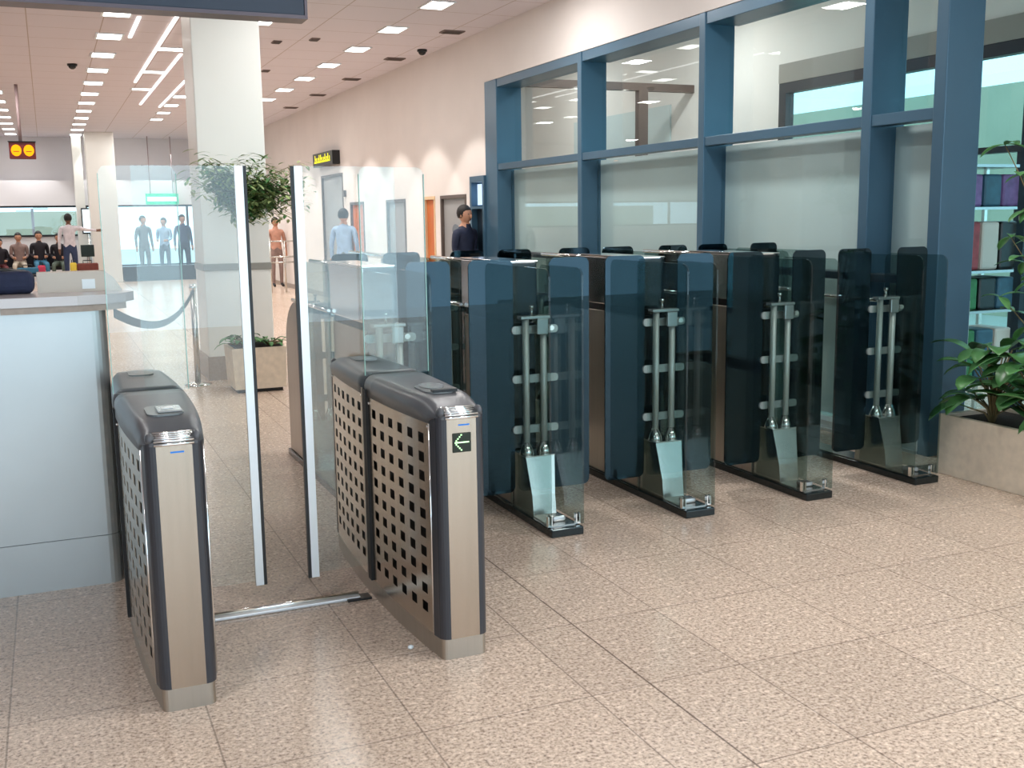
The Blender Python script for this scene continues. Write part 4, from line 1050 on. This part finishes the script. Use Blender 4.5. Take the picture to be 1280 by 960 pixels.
# ------------------------------------------------------------------ light
def area(loc, rot, sx, sy, power, col=(1, 0.98, 0.96)):
    l = bpy.data.lights.new('lamp', 'AREA'); l.shape = 'RECTANGLE'; l.size = sx; l.size_y = sy; l.energy = power; l.color = col
    o = bpy.data.objects.new('lamp', l); COL.objects.link(o); o.location = loc; o.rotation_euler = rot
    return o
# bare area lamps added to light the rooms, no fittings, partly along unseen rows
for x in (-0.7, 2.5, 4.11):
    for y in (-1.5, 2.5, 6.5, 9.9):
        area((x, y, CZ - 0.02), (0, 0, 0), 0.3, 0.4, 46 if x > 4 else 26)
for x in (-6.0, -0.67, 2.5):
    for y in (14.5, 19.5, 24.5, 29.5):
        area((x, y, CZ - 0.02), (0, 0, 0), 0.28, 0.4, 36)
area((6.9, 11.5, 4.15), (0, 0, 0), 0.6, 0.3, 50); area((6.9, 15.5, 4.15), (0, 0, 0), 0.6, 0.3, 40)
for k in range(10):   # the downlights beside the cream wall throw scallops on it
    l = bpy.data.lights.new('downlight', 'SPOT'); l.energy = 160; l.spot_size = math.radians(84); l.spot_blend = 0.18; l.shadow_soft_size = 0.07; l.color = (1, 0.95, 0.9)
    o = bpy.data.objects.new('downlight', l); COL.objects.link(o); o.location = (4.11, 13.1 + 1.64 * k, CZ - 0.03)
for k in range(4):
    l = bpy.data.lights.new('downlight', 'SPOT'); l.energy = 130; l.spot_size = math.radians(88); l.spot_blend = 0.3; l.shadow_soft_size = 0.08
    o = bpy.data.objects.new('downlight', l); COL.objects.link(o); o.location = (-2.2 + 1.8 * k, 31.0, CZ - 0.03)

wd = bpy.data.worlds.new('daylight'); SC.world = wd; wd.use_nodes = True
bg = wd.node_tree.nodes['Background']; bg.inputs[0].default_value = (0.66, 0.86, 1.0, 1); bg.inputs[1].default_value = 3.3

# ------------------------------------------------------------------ camera
cam = bpy.data.cameras.new('camera'); co = bpy.data.objects.new('camera', cam); COL.objects.link(co)
cam.sensor_width = 36.0; cam.lens = 1327.2 / 1280 * 36.0; cam.clip_start = 0.05; cam.clip_end = 300
pitch, yaw, roll = 0.156796, 0.407576, -0.0136499
fw = Vector((math.sin(yaw) * math.cos(pitch), math.cos(yaw) * math.cos(pitch), -math.sin(pitch)))
r0 = Vector((math.cos(yaw), -math.sin(yaw), 0)); u0 = r0.cross(fw)
r = r0 * math.cos(roll) + u0 * math.sin(roll); u = -r0 * math.sin(roll) + u0 * math.cos(roll)
co.matrix_world = Matrix(((r.x, u.x, -fw.x, 0), (r.y, u.y, -fw.y, 0), (r.z, u.z, -fw.z, 1.6), (0, 0, 0, 1)))
SC.camera = co
vs = SC.view_settings; vs.view_transform = 'Standard'; vs.look = 'None'; vs.gamma = 1; vs.use_curve_mapping = False; vs.exposure = 0.0
cy = SC.cycles
cy.max_bounces = 14; cy.transparent_max_bounces = 40; cy.glossy_bounces = 6; cy.diffuse_bounces = 4; cy.caustics_reflective = False; cy.caustics_refractive = False
cy.use_denoising = True; cy.sample_clamp_indirect = 6
